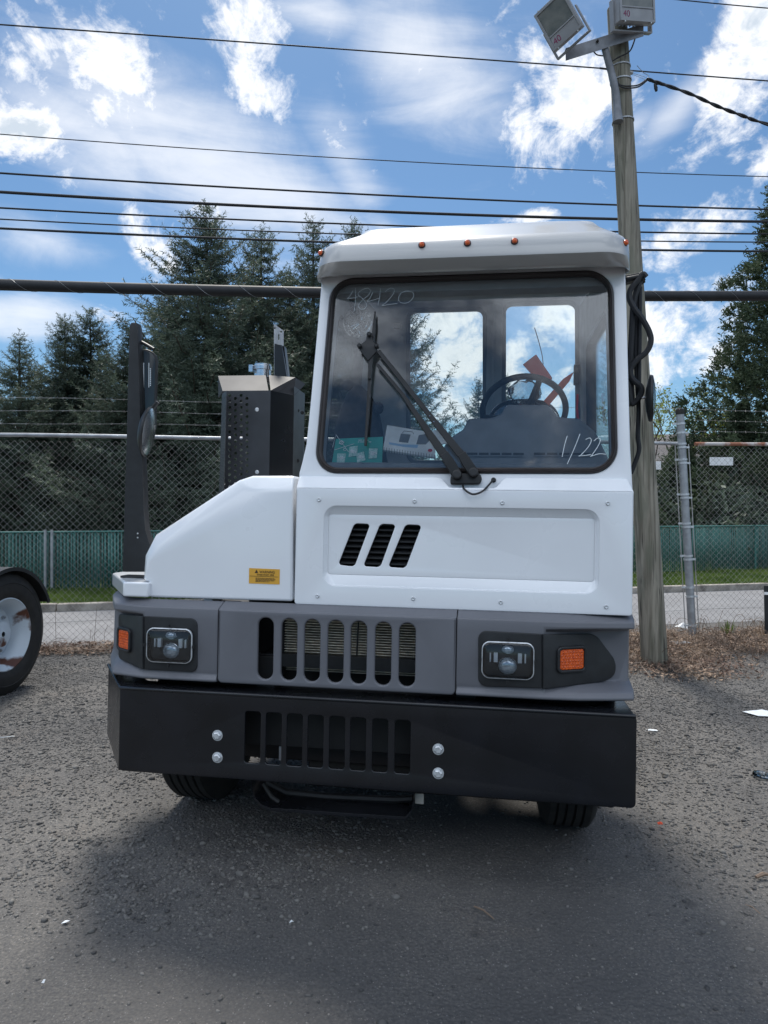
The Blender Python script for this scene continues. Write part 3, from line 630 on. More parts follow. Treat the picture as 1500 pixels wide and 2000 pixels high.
# ------------------------------------------------------------------ trees
def conifer_mesh(name, Ht, R, seed, dens=1.0, droop=.25, base=.08, needle=.055, up=0.0, power=.85, gap=.19):
    r = np.random.default_rng(seed); out = []; tw = MB()
    tr_top = Ht * .97
    tw.tube([(0, 0, -.1), (0, 0, Ht * .3), (r.normal(0, .02), 0, Ht * .7), (0, 0, tr_top)], [Ht * .017, Ht * .013, Ht * .006, Ht * .0015], 8)
    z = Ht * base; bright = 0
    br_p = []; 
    while z < Ht * .985:
        f = (z - Ht * base) / (Ht * (1 - base)); Lz = R * (1 - f) ** power * (.55 + .45 * min(1, (f + .10) / .22)); nb = max(3, int((5 + 4 * (1 - f)) * dens))
        a0 = r.uniform(0, 6.28)
        for k in range(nb):
            a = a0 + 6.283 * k / nb + r.normal(0, .28); L = max(.10, Lz * r.choice([.55, .8, .95, 1.0, 1.15, 1.35], p=[.16, .2, .22, .18, .14, .10])); zz = z + r.normal(0, gap * .3)
            ns = max(4, int(L / .16)); t = np.linspace(0, 1, ns + 1)
            rise = L * (.10 + up + .55 * f); pts = np.stack([np.cos(a) * L * t, np.sin(a) * L * t, zz + rise * t - droop * L * (np.sin(t * 2.4)) + .10 * L * t ** 3], -1)
            pts[:, :2] += r.normal(0, .03 * L, (ns + 1, 2)) * t[:, None]
            if L > .35: tw.tube([Vector(p) for p in pts[::max(1, ns // 4)]], [.004 + .010 * L * (1 - q) for q in np.linspace(0, .9, len(pts[::max(1, ns // 4)]))], 4, cap=False)
            ds = .058 / dens; s = .08 * L
            while s < L:
                u = s / L; i = min(int(u * ns), ns - 1); q = u * ns - i; P = pts[i] * (1 - q) + pts[i + 1] * q; T = pts[i + 1] - pts[i]; T = T / (np.linalg.norm(T) + 1e-9)
                S = np.cross(T, [0, 0, 1]); S /= np.linalg.norm(S) + 1e-9
                for sd_ in (-1, 1):
                    l = min(.42, (.10 + .34 * L * (1 - u) ** .8)) * r.uniform(.5, 1.15)
                    d = T * r.uniform(.35, .9) + S * sd_ * r.uniform(.5, 1) + np.array([0, 0, r.uniform(-.45, .15) + up]); d /= np.linalg.norm(d)
                    out.append((*P, *d, l))
                s += ds * r.uniform(.7, 1.4)
            out.append((*pts[-1], *((pts[-1] - pts[-2]) / (np.linalg.norm(pts[-1] - pts[-2]) + 1e-9)), .16))
        z += gap * (.75 + .5 * r.random()) * (1 - .45 * f)
    for k in range(6): out.append((0, 0, Ht * (.955 + .007 * k), r.normal(0, .5), r.normal(0, .5), 1, .10))
    A = np.array(out); P, D, Lg = A[:, :3], A[:, 3:6], A[:, 6]
    D /= np.linalg.norm(D, axis=1)[:, None]
    cnt = np.maximum(4, (Lg / (needle * .24)).astype(int)); idx = np.repeat(np.arange(len(A)), cnt); n = len(idx); st = np.cumsum(cnt) - cnt; pos = (np.arange(n) - st[idx] + r.uniform(0, 1, n)) / cnt[idx]
    p = P[idx] + D[idx] * (Lg[idx] * pos)[:, None] - np.array([0, 0, 1]) * ((Lg[idx] * pos) ** 2 * .35)[:, None]
    rnd = r.normal(0, 1, (n, 3)); rnd -= D[idx] * (rnd * D[idx]).sum(1)[:, None]; rnd /= np.linalg.norm(rnd, axis=1)[:, None] + 1e-9
    d = D[idx] * r.uniform(.3, .9, (n, 1)) + rnd; d /= np.linalg.norm(d, axis=1)[:, None]; s = np.cross(d, r.normal(0, 1, (n, 3))); s /= np.linalg.norm(s, axis=1)[:, None]
    nl = (needle * r.uniform(.7, 1.4, n))[:, None]; w = nl * .20
    V = np.stack([p - s * w * .6, p + s * w * .6, p + d * nl + s * w * .3, p + d * nl - s * w * .3], 1).reshape(-1, 3)
    return np_mesh(name + '_crown', V, np.arange(4 * n).reshape(-1, 4)), tw
conv = []
for k, a in enumerate([dict(Ht=8.0, R=2.7, seed=3, gap=.21), dict(Ht=8.0, R=2.5, seed=11, droop=.32, gap=.22), dict(Ht=8.0, R=2.2, seed=21, gap=.25)]):
    conv.append(conifer_mesh('spruce', **a))
def cedar_mesh(Ht, R, seed, n=5200):
    r = np.random.default_rng(seed); tw = MB(); tw.tube([(0, 0, -.1), (0, 0, Ht * .5), (0, 0, Ht * .95)], [.16, .09, .01], 8)
    f = r.random(n) ** 1.35; a = r.uniform(0, 6.283, n); prof = R * (1 - f) * (.8 + .2 * np.minimum(1, f / .08))
    lump = .72 + .5 * vnoise(a * 1.2 + 9, f * Ht, .55) * (.6 + .8 * vnoise(a * .9 + 30, f * Ht + 7, 1.6)); rr = prof * lump * (1 - .55 * r.random(n) ** 1.6)
    P = np.stack([np.cos(a) * rr, np.sin(a) * rr, f * Ht * .99 + .05], -1); out = np.stack([np.cos(a), np.sin(a), np.full(n, .45)], -1)
    for i in range(0, n, 14):
        q = P[i]; tw.tube([Vector((0, 0, max(.05, q[2] - rr[i] * .45))), Vector((q[0] * .6, q[1] * .6, q[2] - rr[i] * .18)), Vector(q)], [.018, .011, .004], 4, cap=False)
    m = 9; p = np.repeat(P, m, 0); d = np.repeat(out, m, 0) + r.normal(0, .55, (n * m, 3)); d /= np.linalg.norm(d, axis=1)[:, None]; l = r.uniform(.10, .26, (n * m, 1))
    k = 9; t = np.tile(np.linspace(.05, 1, k), n * m)[:, None]; b0 = np.repeat(p, k, 0) + np.repeat(d * l, k, 0) * t; dd = np.repeat(d, k, 0) * .6 + r.normal(0, .55, (n * m * k, 3)); dd /= np.linalg.norm(dd, axis=1)[:, None]
    s = np.cross(dd, r.normal(0, 1, dd.shape)); s /= np.linalg.norm(s, axis=1)[:, None]; nl = r.uniform(.03, .06, (len(dd), 1)); w = nl * .26
    V = np.stack([b0 - s * w, b0 + s * w, b0 + dd * nl + s * w * .4, b0 + dd * nl - s * w * .4], 1).reshape(-1, 3)
    return np_mesh('cedar_crown', V, np.arange(len(V)).reshape(-1, 4)), tw
ced = cedar_mesh(9.0, 3.6, 5)
trunk_me = {}
def tree(k, px, ytop, d, label, wscale=1.0, rot=0, cat='tree', name='spruce_tree', group='conifers behind the slatted fence', mat='spruce', flat=1.0):
    cm, tw = (ced if k == 9 else conv[k]); H0 = 9.0 if k == 9 else 8.0
    top = W(px, ytop, d); base = KH - .05; sc = (top.z - base) / H0
    e = empty(name, (top.x, d, base), (0, 0, rot)); e.scale = (sc * wscale, sc * wscale * flat, sc); tag(e, label, cat, group)
    if k not in trunk_me: o = tw.build('trunk', M['barkbrown'], e); trunk_me[k] = o.data
    else: new_obj('trunk', trunk_me[k], None, e)
    if not cm.materials: cm.materials.append(M[mat])
    new_obj('crown', cm, None, e); return e
tree(0, 402, 402, 15.0, 'tallest dark spruce left of the cab', 1.25, .5)
tree(1, 510, 440, 16.5, 'spruce with a pointed top just right of the tallest one', 1.1, 1.9)
tree(2, 612, 432, 18.0, 'thin spruce whose top shows just left of the cab roof', 1.0, 3.3)
tree(1, 692, 424, 18.0, 'thin spruce whose tip pokes above the left end of the cab roof', .75, 4.3)
tree(0, 255, 640, 14.2, 'shorter spruce directly behind the black mirror post', 1.05, 2.2)
tree(1, 127, 612, 15.5, 'left one of two close spruces with twin tops', 1.15, .3)
tree(0, 176, 605, 15.7, 'right one of two close spruces with twin tops', 1.15, 1.1)
tree(2, 38, 655, 14.0, 'spruce at the left edge of the picture', 1.3, 5.1)
tree(0, -70, 600, 15.0, 'spruce mostly outside the left edge', 1.2, 2.7)
tree(1, 765, 470, 16.5, 'spruce seen through the left rear cab window', .92, .9)
tree(2, 935, 742, 18.5, 'small spruce seen between the rear cab windows', .9, 2.0)
tree(0, 985, 735, 19.0, 'small spruce tip seen through the right rear cab window', .8, 3.7)
tree(1, 330, 700, 18.5, 'lower spruce filling the gap behind the tallest one', 1.6, 5.5)
tree(2, 480, 690, 19.5, 'lower spruce behind the perforated guard', 1.6, .2)
tree(0, 600, 760, 20.0, 'lower spruce close to the left cab pillar', 1.6, 1.2)
tree(1, 60, 820, 19.0, 'low bushy spruce far back at left', 2.0, 4.4)
tree(2, 330, 560, 17.0, 'dark spruce filling in left of the tallest one', 1.2, 3.0)
tree(1, 566, 520, 17.2, 'dark spruce between the guard bracket and the cab pillar', 1.1, 2.5)
tree(2, 200, 800, 19.5, 'low bushy spruce far back between twin tops and post', 2.0, 3.1)
tree(9, 1615, 120, 19.5, 'big dense cedar filling the right edge', 1.0, .1, flat=.6, name='cedar_tree', mat='cedar')
tree(9, 1450, 790, 18.6, 'low dense cedar behind the fence right of the end post', 1.6, .2, flat=.55, name='cedar_tree', mat='cedar')
tree(9, 1330, 850, 19.0, 'low dense cedar behind the wooden pole', 1.3, 3.0, flat=.6, name='cedar_tree', mat='cedar')
# understory shrubs, dark and loose
def bush_mesh(name, seed, n=9000, leaf=.05):
    r = np.random.default_rng(seed); c = r.normal(0, 1, (26, 3)); c /= np.linalg.norm(c, axis=1)[:, None]; c *= r.uniform(.3, .95, (26, 1)); c[:, 2] = np.abs(c[:, 2]) * .9 + .12
    k = r.integers(0, 26, n); p = c[k] + r.normal(0, .15, (n, 3)); p[:, 2] = np.maximum(p[:, 2], .02); d = r.normal(0, 1, (n, 3)); d /= np.linalg.norm(d, axis=1)[:, None]; s = np.cross(d, r.normal(0, 1, (n, 3))); s /= np.linalg.norm(s, axis=1)[:, None]
    l = leaf * r.uniform(.6, 1.3, (n, 1)); V = np.stack([p - d * l, p - s * l * .4, p + d * l, p + s * l * .4], 1).reshape(-1, 3)
    tw = MB()
    for q in c: tw.tube([Vector((0, 0, 0)), Vector((q[0] * .35, q[1] * .35, q[2] * .5)), Vector(q)], [.03, .02, .008], 4, cap=False)
    return np_mesh(name, V, np.arange(4 * n).reshape(-1, 4)), tw
bm1, btw = bush_mesh('bush', 4); bm1.materials.append(M['spruce']); btme = None
def bush(px, ytop, d, w, label, me=bm1, tw=btw, key='b', name='shrub', mat=None, cat='shrub', group='shrubs behind the slatted fence'):
    top = W(px, ytop, d); h = top.z - KH
    e = empty(name, (top.x, d, KH - .02), (0, 0, px * .1)); e.scale = (w, w, h); tag(e, label, cat, group)
    if key not in trunk_me: trunk_me[key] = tw.build('stem', M['barkbrown'], e).data
    else: new_obj('stem', trunk_me[key], None, e)
    new_obj('foliage', me, None, e)
for (px, yt, d, w, lab) in ((150, 930, 17.0, 1.6, 'dark shrub low between the twin spruces and the slatted fence'), (430, 930, 17.5, 1.5, 'dark shrub below the tallest spruce'), (20, 900, 17.5, 1.7, 'dark shrub at the left edge behind the slatted fence'),
                            (540, 950, 18.0, 1.8, 'dark shrub behind the perforated guard'), (1320, 930, 18.8, 1.5, 'dark shrub beside the foot of the wooden pole'), (1450, 925, 17.6, 1.9, 'dark shrub under the big cedar')):
    bush(px, yt, d, w, lab)
e = empty('young_tree', (W(1295, 760, 21).x, 21, KH)); tag(e, 'thin young tree with fresh yellow green leaves beyond the pole', 'tree')
r = random.Random(5); tb = MB(); tips = []
def grow(p, d, l, rad_, lv):
    q = p + d * l; tb.tube([p, p.lerp(q, .5) + Vector((r.uniform(-.04, .04), r.uniform(-.04, .04), 0)) * l, q], [rad_, rad_ * .8, rad_ * .6], 5, cap=False)
    tips.append((p, q, lv))
    if lv < 5:
        for k in range(3 if lv < 3 else 2):
            a = r.uniform(0, 6.28); nd = (d + Vector((math.cos(a), math.sin(a), r.uniform(-.1, .4))) * r.uniform(.4, .8)).normalized(); grow(q, nd, l * r.uniform(.6, .85), rad_ * .6, lv + 1)
grow(Vector((0, 0, 0)), Vector((0, 0, 1)), 1.5, .07, 0)
tb.build('trunk', M['barkbrown'], e)
lv = []
for (p, q, l_) in tips:
    if l_ < 3: continue
    for k in range(9): c = p.lerp(q, r.random() * 1.1); lv.append((c.x + r.gauss(0, .07), c.y + r.gauss(0, .07), c.z + r.gauss(0, .07)))
lv = np.array(lv); n = len(lv); d = rng.normal(0, 1, (n, 3)); d /= np.linalg.norm(d, axis=1)[:, None]; s = np.cross(d, rng.normal(0, 1, (n, 3))); s /= np.linalg.norm(s, axis=1)[:, None]; l = rng.uniform(.03, .06, (n, 1))
new_obj('crown', np_mesh('young_crown', np.stack([lv - d * l, lv - s * l * .5, lv + d * l, lv + s * l * .5], 1).reshape(-1, 3), np.arange(4 * n).reshape(-1, 4)), M['leafgreen'], e)

# ------------------------------------------------------------------ house glimpsed between the trees
def house(px, d, wid, rot, label):
    c = W(px, 990, d); e = empty('house', (c.x, d, KH - .02), (0, 0, rot)); tag(e, label, 'house')
    H_ = 2.7; b = MB(); x0, x1 = -wid / 2, wid / 2; dep = 6
    for k in range(int(H_ / .15)):                        # lapped boards
        z = k * .15
        b.prism([(x0, -.012, z), (x0, -.002, z + .15), (x0, .1, z + .15), (x0, .1, z)], (wid, 0, 0))
    b.box((x0, .1, 0), (x1, dep, H_)); b.prism([(x0, dep / 2, H_ + 1.8), (x0, 0.02, H_), (x0, dep, H_)], (wid, 0, 0)); b.build('wall', M['siding'], e, smooth=0)
    b = MB(); b.prism([(x0 - .3, -.4, H_ - .12), (x0 - .3, dep / 2, H_ + 1.98), (x0 - .3, dep + .4, H_ - .12), (x0 - .3, dep + .4, H_ - .0), (x0 - .3, dep / 2, H_ + 2.1), (x0 - .3, -.4, H_)], (wid + .6, 0, 0)); b.build('roof', M['roofing'], e, smooth=0)
    for k, wx in enumerate(np.linspace(x0 + 1.2, x1 - 1.2, 4)):
        b = MB(); b.box((wx - .45, -.03, 1.0), (wx + .45, -.014, 2.1)); wf = b.build('window', M['paper'], e, smooth=0)
        b = MB(); b.box((wx - .38, -.036, 1.07), (wx + .38, -.031, 1.53)); b.box((wx - .38, -.036, 1.57), (wx + .38, -.031, 2.03)); b.build('pane', M['pane'], wf, smooth=0)
house(290, 24.0, 9, .1, 'pale clapboard house glimpsed through the spruces behind the black mirror post')
house(1500, 30.0, 10, -.15, 'pale clapboard house hidden behind the cedars at right')

# far treeline closing the view beyond the lawn
def treeline():
    r = np.random.default_rng(44); n = 90000; x = r.uniform(-60, 60, n); y = 36 + r.uniform(-1, 2.5, n) + 3 * np.sin(x * .13)
    top = 2.0 + 2.2 * vnoise(x + 80, x * 0 + 3, 2.3) + .9 * vnoise(x + 80, x * 0 + 9, .7); z = top * r.random(n) ** .7
    p = np.stack([x, y, z], -1); d = r.normal(0, 1, (n, 3)); d /= np.linalg.norm(d, axis=1)[:, None]; s = np.cross(d, r.normal(0, 1, (n, 3))); s /= np.linalg.norm(s, axis=1)[:, None]; l = r.uniform(.07, .17, (n, 1))
    return np_mesh('woodland', np.stack([p - d * l, p - s * l * .5, p + d * l, p + s * l * .5], 1).reshape(-1, 3), np.arange(4 * n).reshape(-1, 4))
tag(new_obj('woodland', treeline(), M['cedar']), 'low dark far woodland beyond the lawn', kind='stuff')

# ------------------------------------------------------------------ overhead lines
def overhead(name, pts, Z0, r, label, cat='cable', wrap=False, group='overhead lines across the street', slope=.11):
    P = []
    for px, py in pts: d = Z0 / (1 - slope * (px - 750) / F); P.append(W(px, py, d))
    A = np.array([[1, p.x, p.x ** 2] for p in P]); c = np.linalg.solve(A.T @ A + np.diag([0, 0, 1e-4]), A.T @ np.array([p.z for p in P]))
    pts3 = [Vector((x, Z0 + slope * x, c[0] + c[1] * x + c[2] * x * x)) for x in np.linspace(-14, 16, 60)]
    b = MB(); b.tube(pts3, r, 8)
    if wrap:
        hp = []
        for i in range(900):
            t = i / 899; x = -12 + 26 * t; a = i * .42; hp.append((x, Z0 + slope * x + math.cos(a) * r * 1.02, c[0] + c[1] * x + c[2] * x * x + math.sin(a) * r * 1.02))
        o = b.build(name, M['cable'], smooth=60); h = MB(); h.tube(hp, .0016, 4); h.build('lashing_wire', M['steel'], o); 
    else: o = b.build(name, M['cable'], smooth=60)
    return tag(o, label, cat, group)
overhead('power_line', [(0, 48), (640, 94), (1500, 158)], 11.0, .0105, 'thin overhead wire crossing highest, just under the floodlight arm')
overhead('power_line', [(1320, -1), (1410, 8), (1500, 16)], 11.0, .0085, 'thin overhead wire in the top right corner', slope=.11)
overhead('power_line', [(0, 262), (640, 307), (1500, 345)], 11.0, .0075, 'thinnest overhead wire crossing midway between the floodlights and the cab roof')
overhead('power_line', [(0, 338), (640, 376), (1500, 409)], 11.0, .015, 'overhead cable directly above the thick black one')
overhead('power_line', [(0, 375), (640, 409), (1500, 433)], 11.0, .023, 'thick black overhead cable, upper of the two thick ones over the cab roof')
overhead('power_line', [(0, 406), (640, 436), (1500, 457)], 11.2, .014, 'overhead cable directly below the upper thick black one')
overhead('power_line', [(0, 428), (640, 456), (1500, 473)], 11.4, .011, 'slightly kinked thin overhead cable just above the lowest thin group')
overhead('power_line', [(0, 446), (640, 473), (1500, 491)], 11.0, .018, 'black overhead cable level with the cab roof, lowest of the close group')
overhead('telephone_cable', [(0, 556), (640, 572), (1500, 578)], 7.4, .057, 'very fat black wrapped cable passing behind the windshield top', wrap=True)

# ------------------------------------------------------------------ wooden pole with lamp arm
PB = G(1279, 1299); PD = PB.y; PT = W(1204, 18, PD)
pole = empty('utility_pole', PB); tag(pole, 'weathered grey wooden pole leaning behind the right side of the cab', 'utility pole')
b = MB(); pl = lambda t: (PT - PB) * t
rings = []
for i in range(25):
    t = -.02 + 1.02 * i / 24; c = pl(t); rr = .122 - .034 * max(t, 0)
    rings.append([c + Vector((math.cos(a), math.sin(a), 0)) * rr * (1 + .015 * math.sin(3 * a + t * 9)) for a in [2 * math.pi * k / 28 for k in range(28)]])
b.loft(rings); b.build('shaft', M['wood'], pole, bevel=.004)
def PW(px, py, dd=0): return W(px, py, PD + dd) - PB
b = MB()
a0, a1 = PW(1105, 106, -.17), PW(1257, 58, -.17); up = Vector((0, 0, .055)); ax = (a1 - a0).normalized(); nn = Vector((0, 1, 0))
prof = [(-.058, 0), (-.058, .006), (.052, .006), (.052, .075), (.058, .075), (.058, 0)]
b.prism([a0 + up * (z / .055) + nn * y for z, y in prof], a1 - a0); arm = b.build('lamp_arm', M['oldsteel'], pole, bevel=.001)
b = MB(); c = (a0 + a1) / 2 + nn * -.006 + Vector((-.07, 0, 0)); b.lathe([(.014, 0), (.014, .008), (.009, .012), (.009, .02)], c, (0, -1, 0), 6); b.build('bolt', M['rubber'], arm)
b = MB(); b.tube(spline([PW(1181, 92, -.13), PW(1188, 120, -.13), PW(1196, 150, -.13), PW(1204, 190, -.12), PW(1207, 238, -.12)], 5), [.032] * 10 + [.034] * 8 + [.04, .045, .05], 12); b.build('mast_bracket', M['oldsteel'], pole)
for (px, py) in ((1192, 133), (1199, 160), (1209, 238)):
    b = MB(); t = (1299 - py) / (1299 - 18); c = pl(t); rr = .122 - .034 * t + .004; b.lathe([(rr, -.006), (rr + .004, -.006), (rr + .004, .006), (rr, .006)], c, (-.06, 0, 1), 24); b.build('steel_band', M['steel'], pole)
b = MB(); b.tube(spline([PW(1159, 100, -.1), PW(1166, 107, -.1), PW(1178, 109, -.1)], 4), .006, 6); b.tube(spline([PW(1240, 76, -.1), PW(1230, 100, -.12), PW(1208, 112, -.13), PW(1195, 120, -.14)], 6), .007, 6)
b.tube(spline([PW(1203, 157, -.1), PW(1212, 166, -.12), PW(1228, 168, -.1), PW(1246, 166, -.05), PW(1262, 156, 0)], 6), .007, 6); b.tube(spline([PW(1203, 160, -.1), PW(1214, 170, -.12), PW(1230, 172, -.1), PW(1248, 169, -.05), PW(1264, 157, 0)], 6), .007, 6)
b.tube([PW(1171, 133, -.05), PW(1186, 135, -.05)], .009, 6); b.build('lamp_wiring', M['cable'], pole)
b = MB(); b.tube([PW(1222, 139, 0), PW(1236, 143, 0)], .016, 10); b.build('insulator', M['steel'], pole)
# service drop
sc_ = empty('service_cable', W(1236, 143, PD)); tag(sc_, 'twisted black service cable running from the pole top to the right', 'cable')
o0 = W(1236, 143, PD); base = spline([W(1263, 154, PD), W(1290, 163, PD - .05), W(1347, 183, PD - .15), W(1400, 207, PD - .2), W(1450, 226, PD - .25), W(1500, 243, PD - .3), W(1700, 300, PD - .5), W(2300, 420, PD - .9)], 12)
for k in range(2):
    b = MB(); b.tube([p - o0 + Vector((0, math.cos(i * .5 + k * 3.14), math.sin(i * .5 + k * 3.14))) * .008 for i, p in enumerate(base)], .009, 6); b.build('strand', M['cable'], sc_)
b = MB(); b.tube([Vector((0, 0, 0)), W(1262, 151, PD) - o0], .002, 4); b.tube([Vector((0, -.01, -.02)), W(1262, 156, PD) - o0], .002, 4); b.tube([W(1244, 128, PD) - o0, W(1258, 143, PD) - o0, W(1268, 148, PD) - o0, W(1263, 154, PD) - o0], .003, 5); b.build('guy_wire', M['steel'], sc_)
b = MB(); b.tube([W(1263, 154, PD) - o0, W(1286, 163, PD - .03) - o0], [.010, .016], 8); b.tube([W(1279, 164, PD - .03) - o0, W(1281, 172, PD - .03) - o0, W(1282, 178, PD - .03) - o0], [.012, .018, .012], 8)
b.tube(spline([W(1288, 162, PD) - o0, W(1297, 163, PD) - o0, W(1312, 171, PD) - o0, W(1300, 168, PD) - o0, W(1290, 166, PD) - o0], 4), .006, 6); b.build('dead_end_clamp', M['blackplastic'], sc_)

def floodlight(O, u, v, w, h, label, sy=1):
    """O = lower-left corner of the face, u right along the lower edge, v up the face"""
    u = Vector(u).normalized(); v = Vector(v); v = (v - u * v.dot(u)).normalized(); n = u.cross(v)      # n looks at the viewer
    root = empty('floodlight', O); tag(root, label, 'floodlight', 'floodlights on the pole arm')
    fr = Frame((0, 0, 0), u, v); P = fr.P
    b = MB(); ring = lambda i, d, t=0: [P((i, i + t * .0), d), P((w - i, i), d), P((w - i, h - i), d), P((i, h - i), d)]
    b.loft([ring(0, 0), ring(-.004, -.02), ring(-.004, -.05), ring(.02, -.12), ring(.07, -.19)]); b.build('housing', M['lampgrey'], root, bevel=.006)
    b = MB()
    for (x0, x1, y0, y1) in ((0, w, 0, .022), (0, w, h - .022, h), (0, .022, .022, h - .022), (w - .022, w, .022, h - .022), (.022, w - .022, .11, .122)):
        b.prism([P((x0, y0), .001), P((x1, y0), .001), P((x1, y1), .001), P((x0, y1), .001)], n * .010)
    b.build('face_frame', M['lampgrey'], root, bevel=.002)
    b = MB(); b.prism([P((.024, .124), .001), P((w - .024, .124), .001), P((w - .024, h - .024), .001), P((.024, h - .024), .001)], n * .003); b.build('lamp_glass', M['lampglass'], root)
    b = MB(); b.prism([P((.024, .024), .001), P((w - .024, .024), .001), P((w - .024, .108), .001), P((.024, .108), .001)], n * .004); pn = b.build('lower_panel', M['lampgrey'], root)
    b = MB(); b.add(*text_geo(fr, '40', (.035, .035), .075, h=.006)); b.build('number', M['purple'], pn)
    for s in (0, 1):
        x = -.024 if s == 0 else w + .010; b = MB(); b.prism([P((x, .20), -.11), P((x + .014, .20), -.11), P((x + .014, .20), -.06), P((x, .20), -.06)], v * -.245); b.build('yoke_arm', M['lampgrey'], root, bevel=.002)
    b = MB(); b.prism([P((-.024, -.057), -.11), P((w + .024, -.057), -.11), P((w + .024, -.057), -.06), P((-.024, -.057), -.06)], v * .012); b.build('yoke_bar', M['lampgrey'], root, bevel=.002)
    b = MB()
    for k in range(7): b.prism([P((w * (.2 + .1 * k), .05), -.16), P((w * (.2 + .1 * k) + .004, .05), -.16), P((w * (.2 + .1 * k) + .004, h - .05), -.16), P((w * (.2 + .1 * k), h - .05), -.16)], n * -.05)
    b.build('cooling_fins', M['lampgrey'], root)
    for x in (.05, w - .05):
        for y in (-.006, h + .002): b = MB(); b.tube([P((x, y), -.01), P((x, y), .014)], .006, 6); b.build('clip', M['zinc'], root)
M['lampglass'] = mk('lamp_glass', (.12, .14, .14), .12, var=.3, scale=9, col2=(.20, .21, .20))
zl = 6.5
A_, B_, C_, D_ = W(1056, 42, zl), W(1103, -3, zl - .17), W(1138, 50, zl - .15), W(1082, 101, zl + .04)
floodlight(D_, C_ - D_, A_ - D_, (C_ - D_).length, .36, 'left floodlight on the arm, tilted, marked 40 in dark red')
A_, B_ = W(1211, 40, zl - .05), W(1279, 45, zl + .08)
floodlight(A_, B_ - A_, W(1219, -50, zl - .1) - A_, (B_ - A_).length, .40, 'right floodlight on the arm, cut by the top edge, marked 40')

# ------------------------------------------------------------------ wheels
def wheel(parent, c, axis, R_, width, name='wheel', rim=True, dish=.13, rimr=.285):
    """c = centre of the outer face, axis points out to the viewer side"""
    ax = Vector(axis).normalized(); w = empty(name, c); w.parent = parent
    prof = [(rimr, -width + .02), (rimr + .03, -width + .0), (R_ * .80, -width - .005), (R_ - .03, -width + .012), (R_ - .008, -width + .03)]
    n = 5; rib = (width - .06) / n
    for k in range(n):
        s = -width + .03 + k * rib; prof += [(R_, s + .004), (R_, s + rib - .008), (R_ - .013, s + rib - .006), (R_ - .013, s + rib)]
    prof = prof[:-2] + [(R_ - .006, -.028), (R_ - .03, -.010), (R_ - .07, .004), (R_ * .84, .008), (R_ * .83, .004), (R_ * .72, .008), (rimr + .045, .004), (rimr + .015, -.008), (rimr, -.02)]
    b = MB(); b.lathe(prof, (0, 0, 0), ax, 72, cap=False); b.build('tyre', M['rubber'], w, smooth=30)
    if rim:
        b = MB(); b.lathe([(rimr + .004, -.03), (rimr + .006, -.012), (rimr - .002, -.010), (rimr - .018, -.03), (rimr - .04, -.05), (rimr - .055, -.06 - dish * .3), (rimr - .07, -.05 - dish), (.14, -.045 - dish), (.12, -.03 - dish), (.10, -.02 - dish), (.10, .04 - dish), (.02, .05 - dish)], (0, 0, 0), ax, 64, cap=False); r_ = b.build('rim', M['rimwhite'], w, smooth=30)
        b = MB(); u = ax.orthogonal().normalized(); q = ax.cross(u)
        for k in range(10): a = k * 2 * math.pi / 10; b.lathe([(.014, 0), (.014, .02), (.008, .03)], u * math.cos(a) * .165 + q * math.sin(a) * .165 + ax * (-.047 - dish), ax, 6)
        b.build('wheel_nuts', M['steel'], r_, smooth=0)
    return w

# neighbouring truck cut by the left edge
wc = Vector(((18 - 750) / F * 5.70, 5.70, .485)); lx = RM @ Vector((1, 0, 0)); ly = RM @ Vector((0, 1, 0)); lx.z = 0; ly.z = 0; lx.normalize(); ly.normalize()
nb = empty('parked_truck', (wc.x, wc.y, 0)); tag(nb, 'parked black truck cut by the left edge, rusty white wheel and mudguard showing', 'truck', 'parked trucks cut by the picture edges')
LC = Vector((0, 0, .485))
wheel(nb, LC, lx, .485, .28, dish=.10); wheel(nb, LC - lx * .34, lx, .485, .28, rim=False)
b = MB(); ra = []; 
for k in range(25):
    a = rad(22 + (166 - 22) * k / 24); d = ly * math.cos(a) + Vector((0, 0, math.sin(a)))
    ra.append([LC + d * .525 + lx * .03, LC + d * .535 + lx * .03, LC + d * .535 - lx * .70, LC + d * .525 - lx * .70, LC + d * .525 + lx * .02, LC + d * .505 + lx * .02, LC + d * .505 + lx * .03])
b.loft(ra); b.build('mudguard', M['blackplastic'], nb, smooth=50)
b = MB(); b.tube([LC + Vector((0, 0, .40)) - ly * .3 + lx * .0, LC + Vector((0, 0, .35)) - ly * .55 - lx * .1, LC + Vector((0, 0, .2)) - ly * .7 - lx * .6], .02, 8); b.build('mudguard_bracket', M['steel'], nb)
b = MB()
for z0, z1 in ((.45, .72),): b.prism([LC * 0 + Vector((0, 0, z0)) - lx * .85 - ly * 2.2, Vector((0, 0, z0)) - lx * .93 - ly * 2.2, Vector((0, 0, z1)) - lx * .93 - ly * 2.2, Vector((0, 0, z1)) - lx * .85 - ly * 2.2], ly * 3.1)
b.build('frame_rail', M['dark'], nb, bevel=.005)
b = MB(); b.prism([Vector((0, 0, .74)) - lx * .8 - ly * .5, Vector((0, 0, .74)) - lx * 1.9 - ly * .5, Vector((0, 0, .86)) - lx * 1.9 - ly * .5, Vector((0, 0, .86)) - lx * .8 - ly * .5], ly * 1.1); b.build('coupling_plate', M['dark'], nb, bevel=.01)
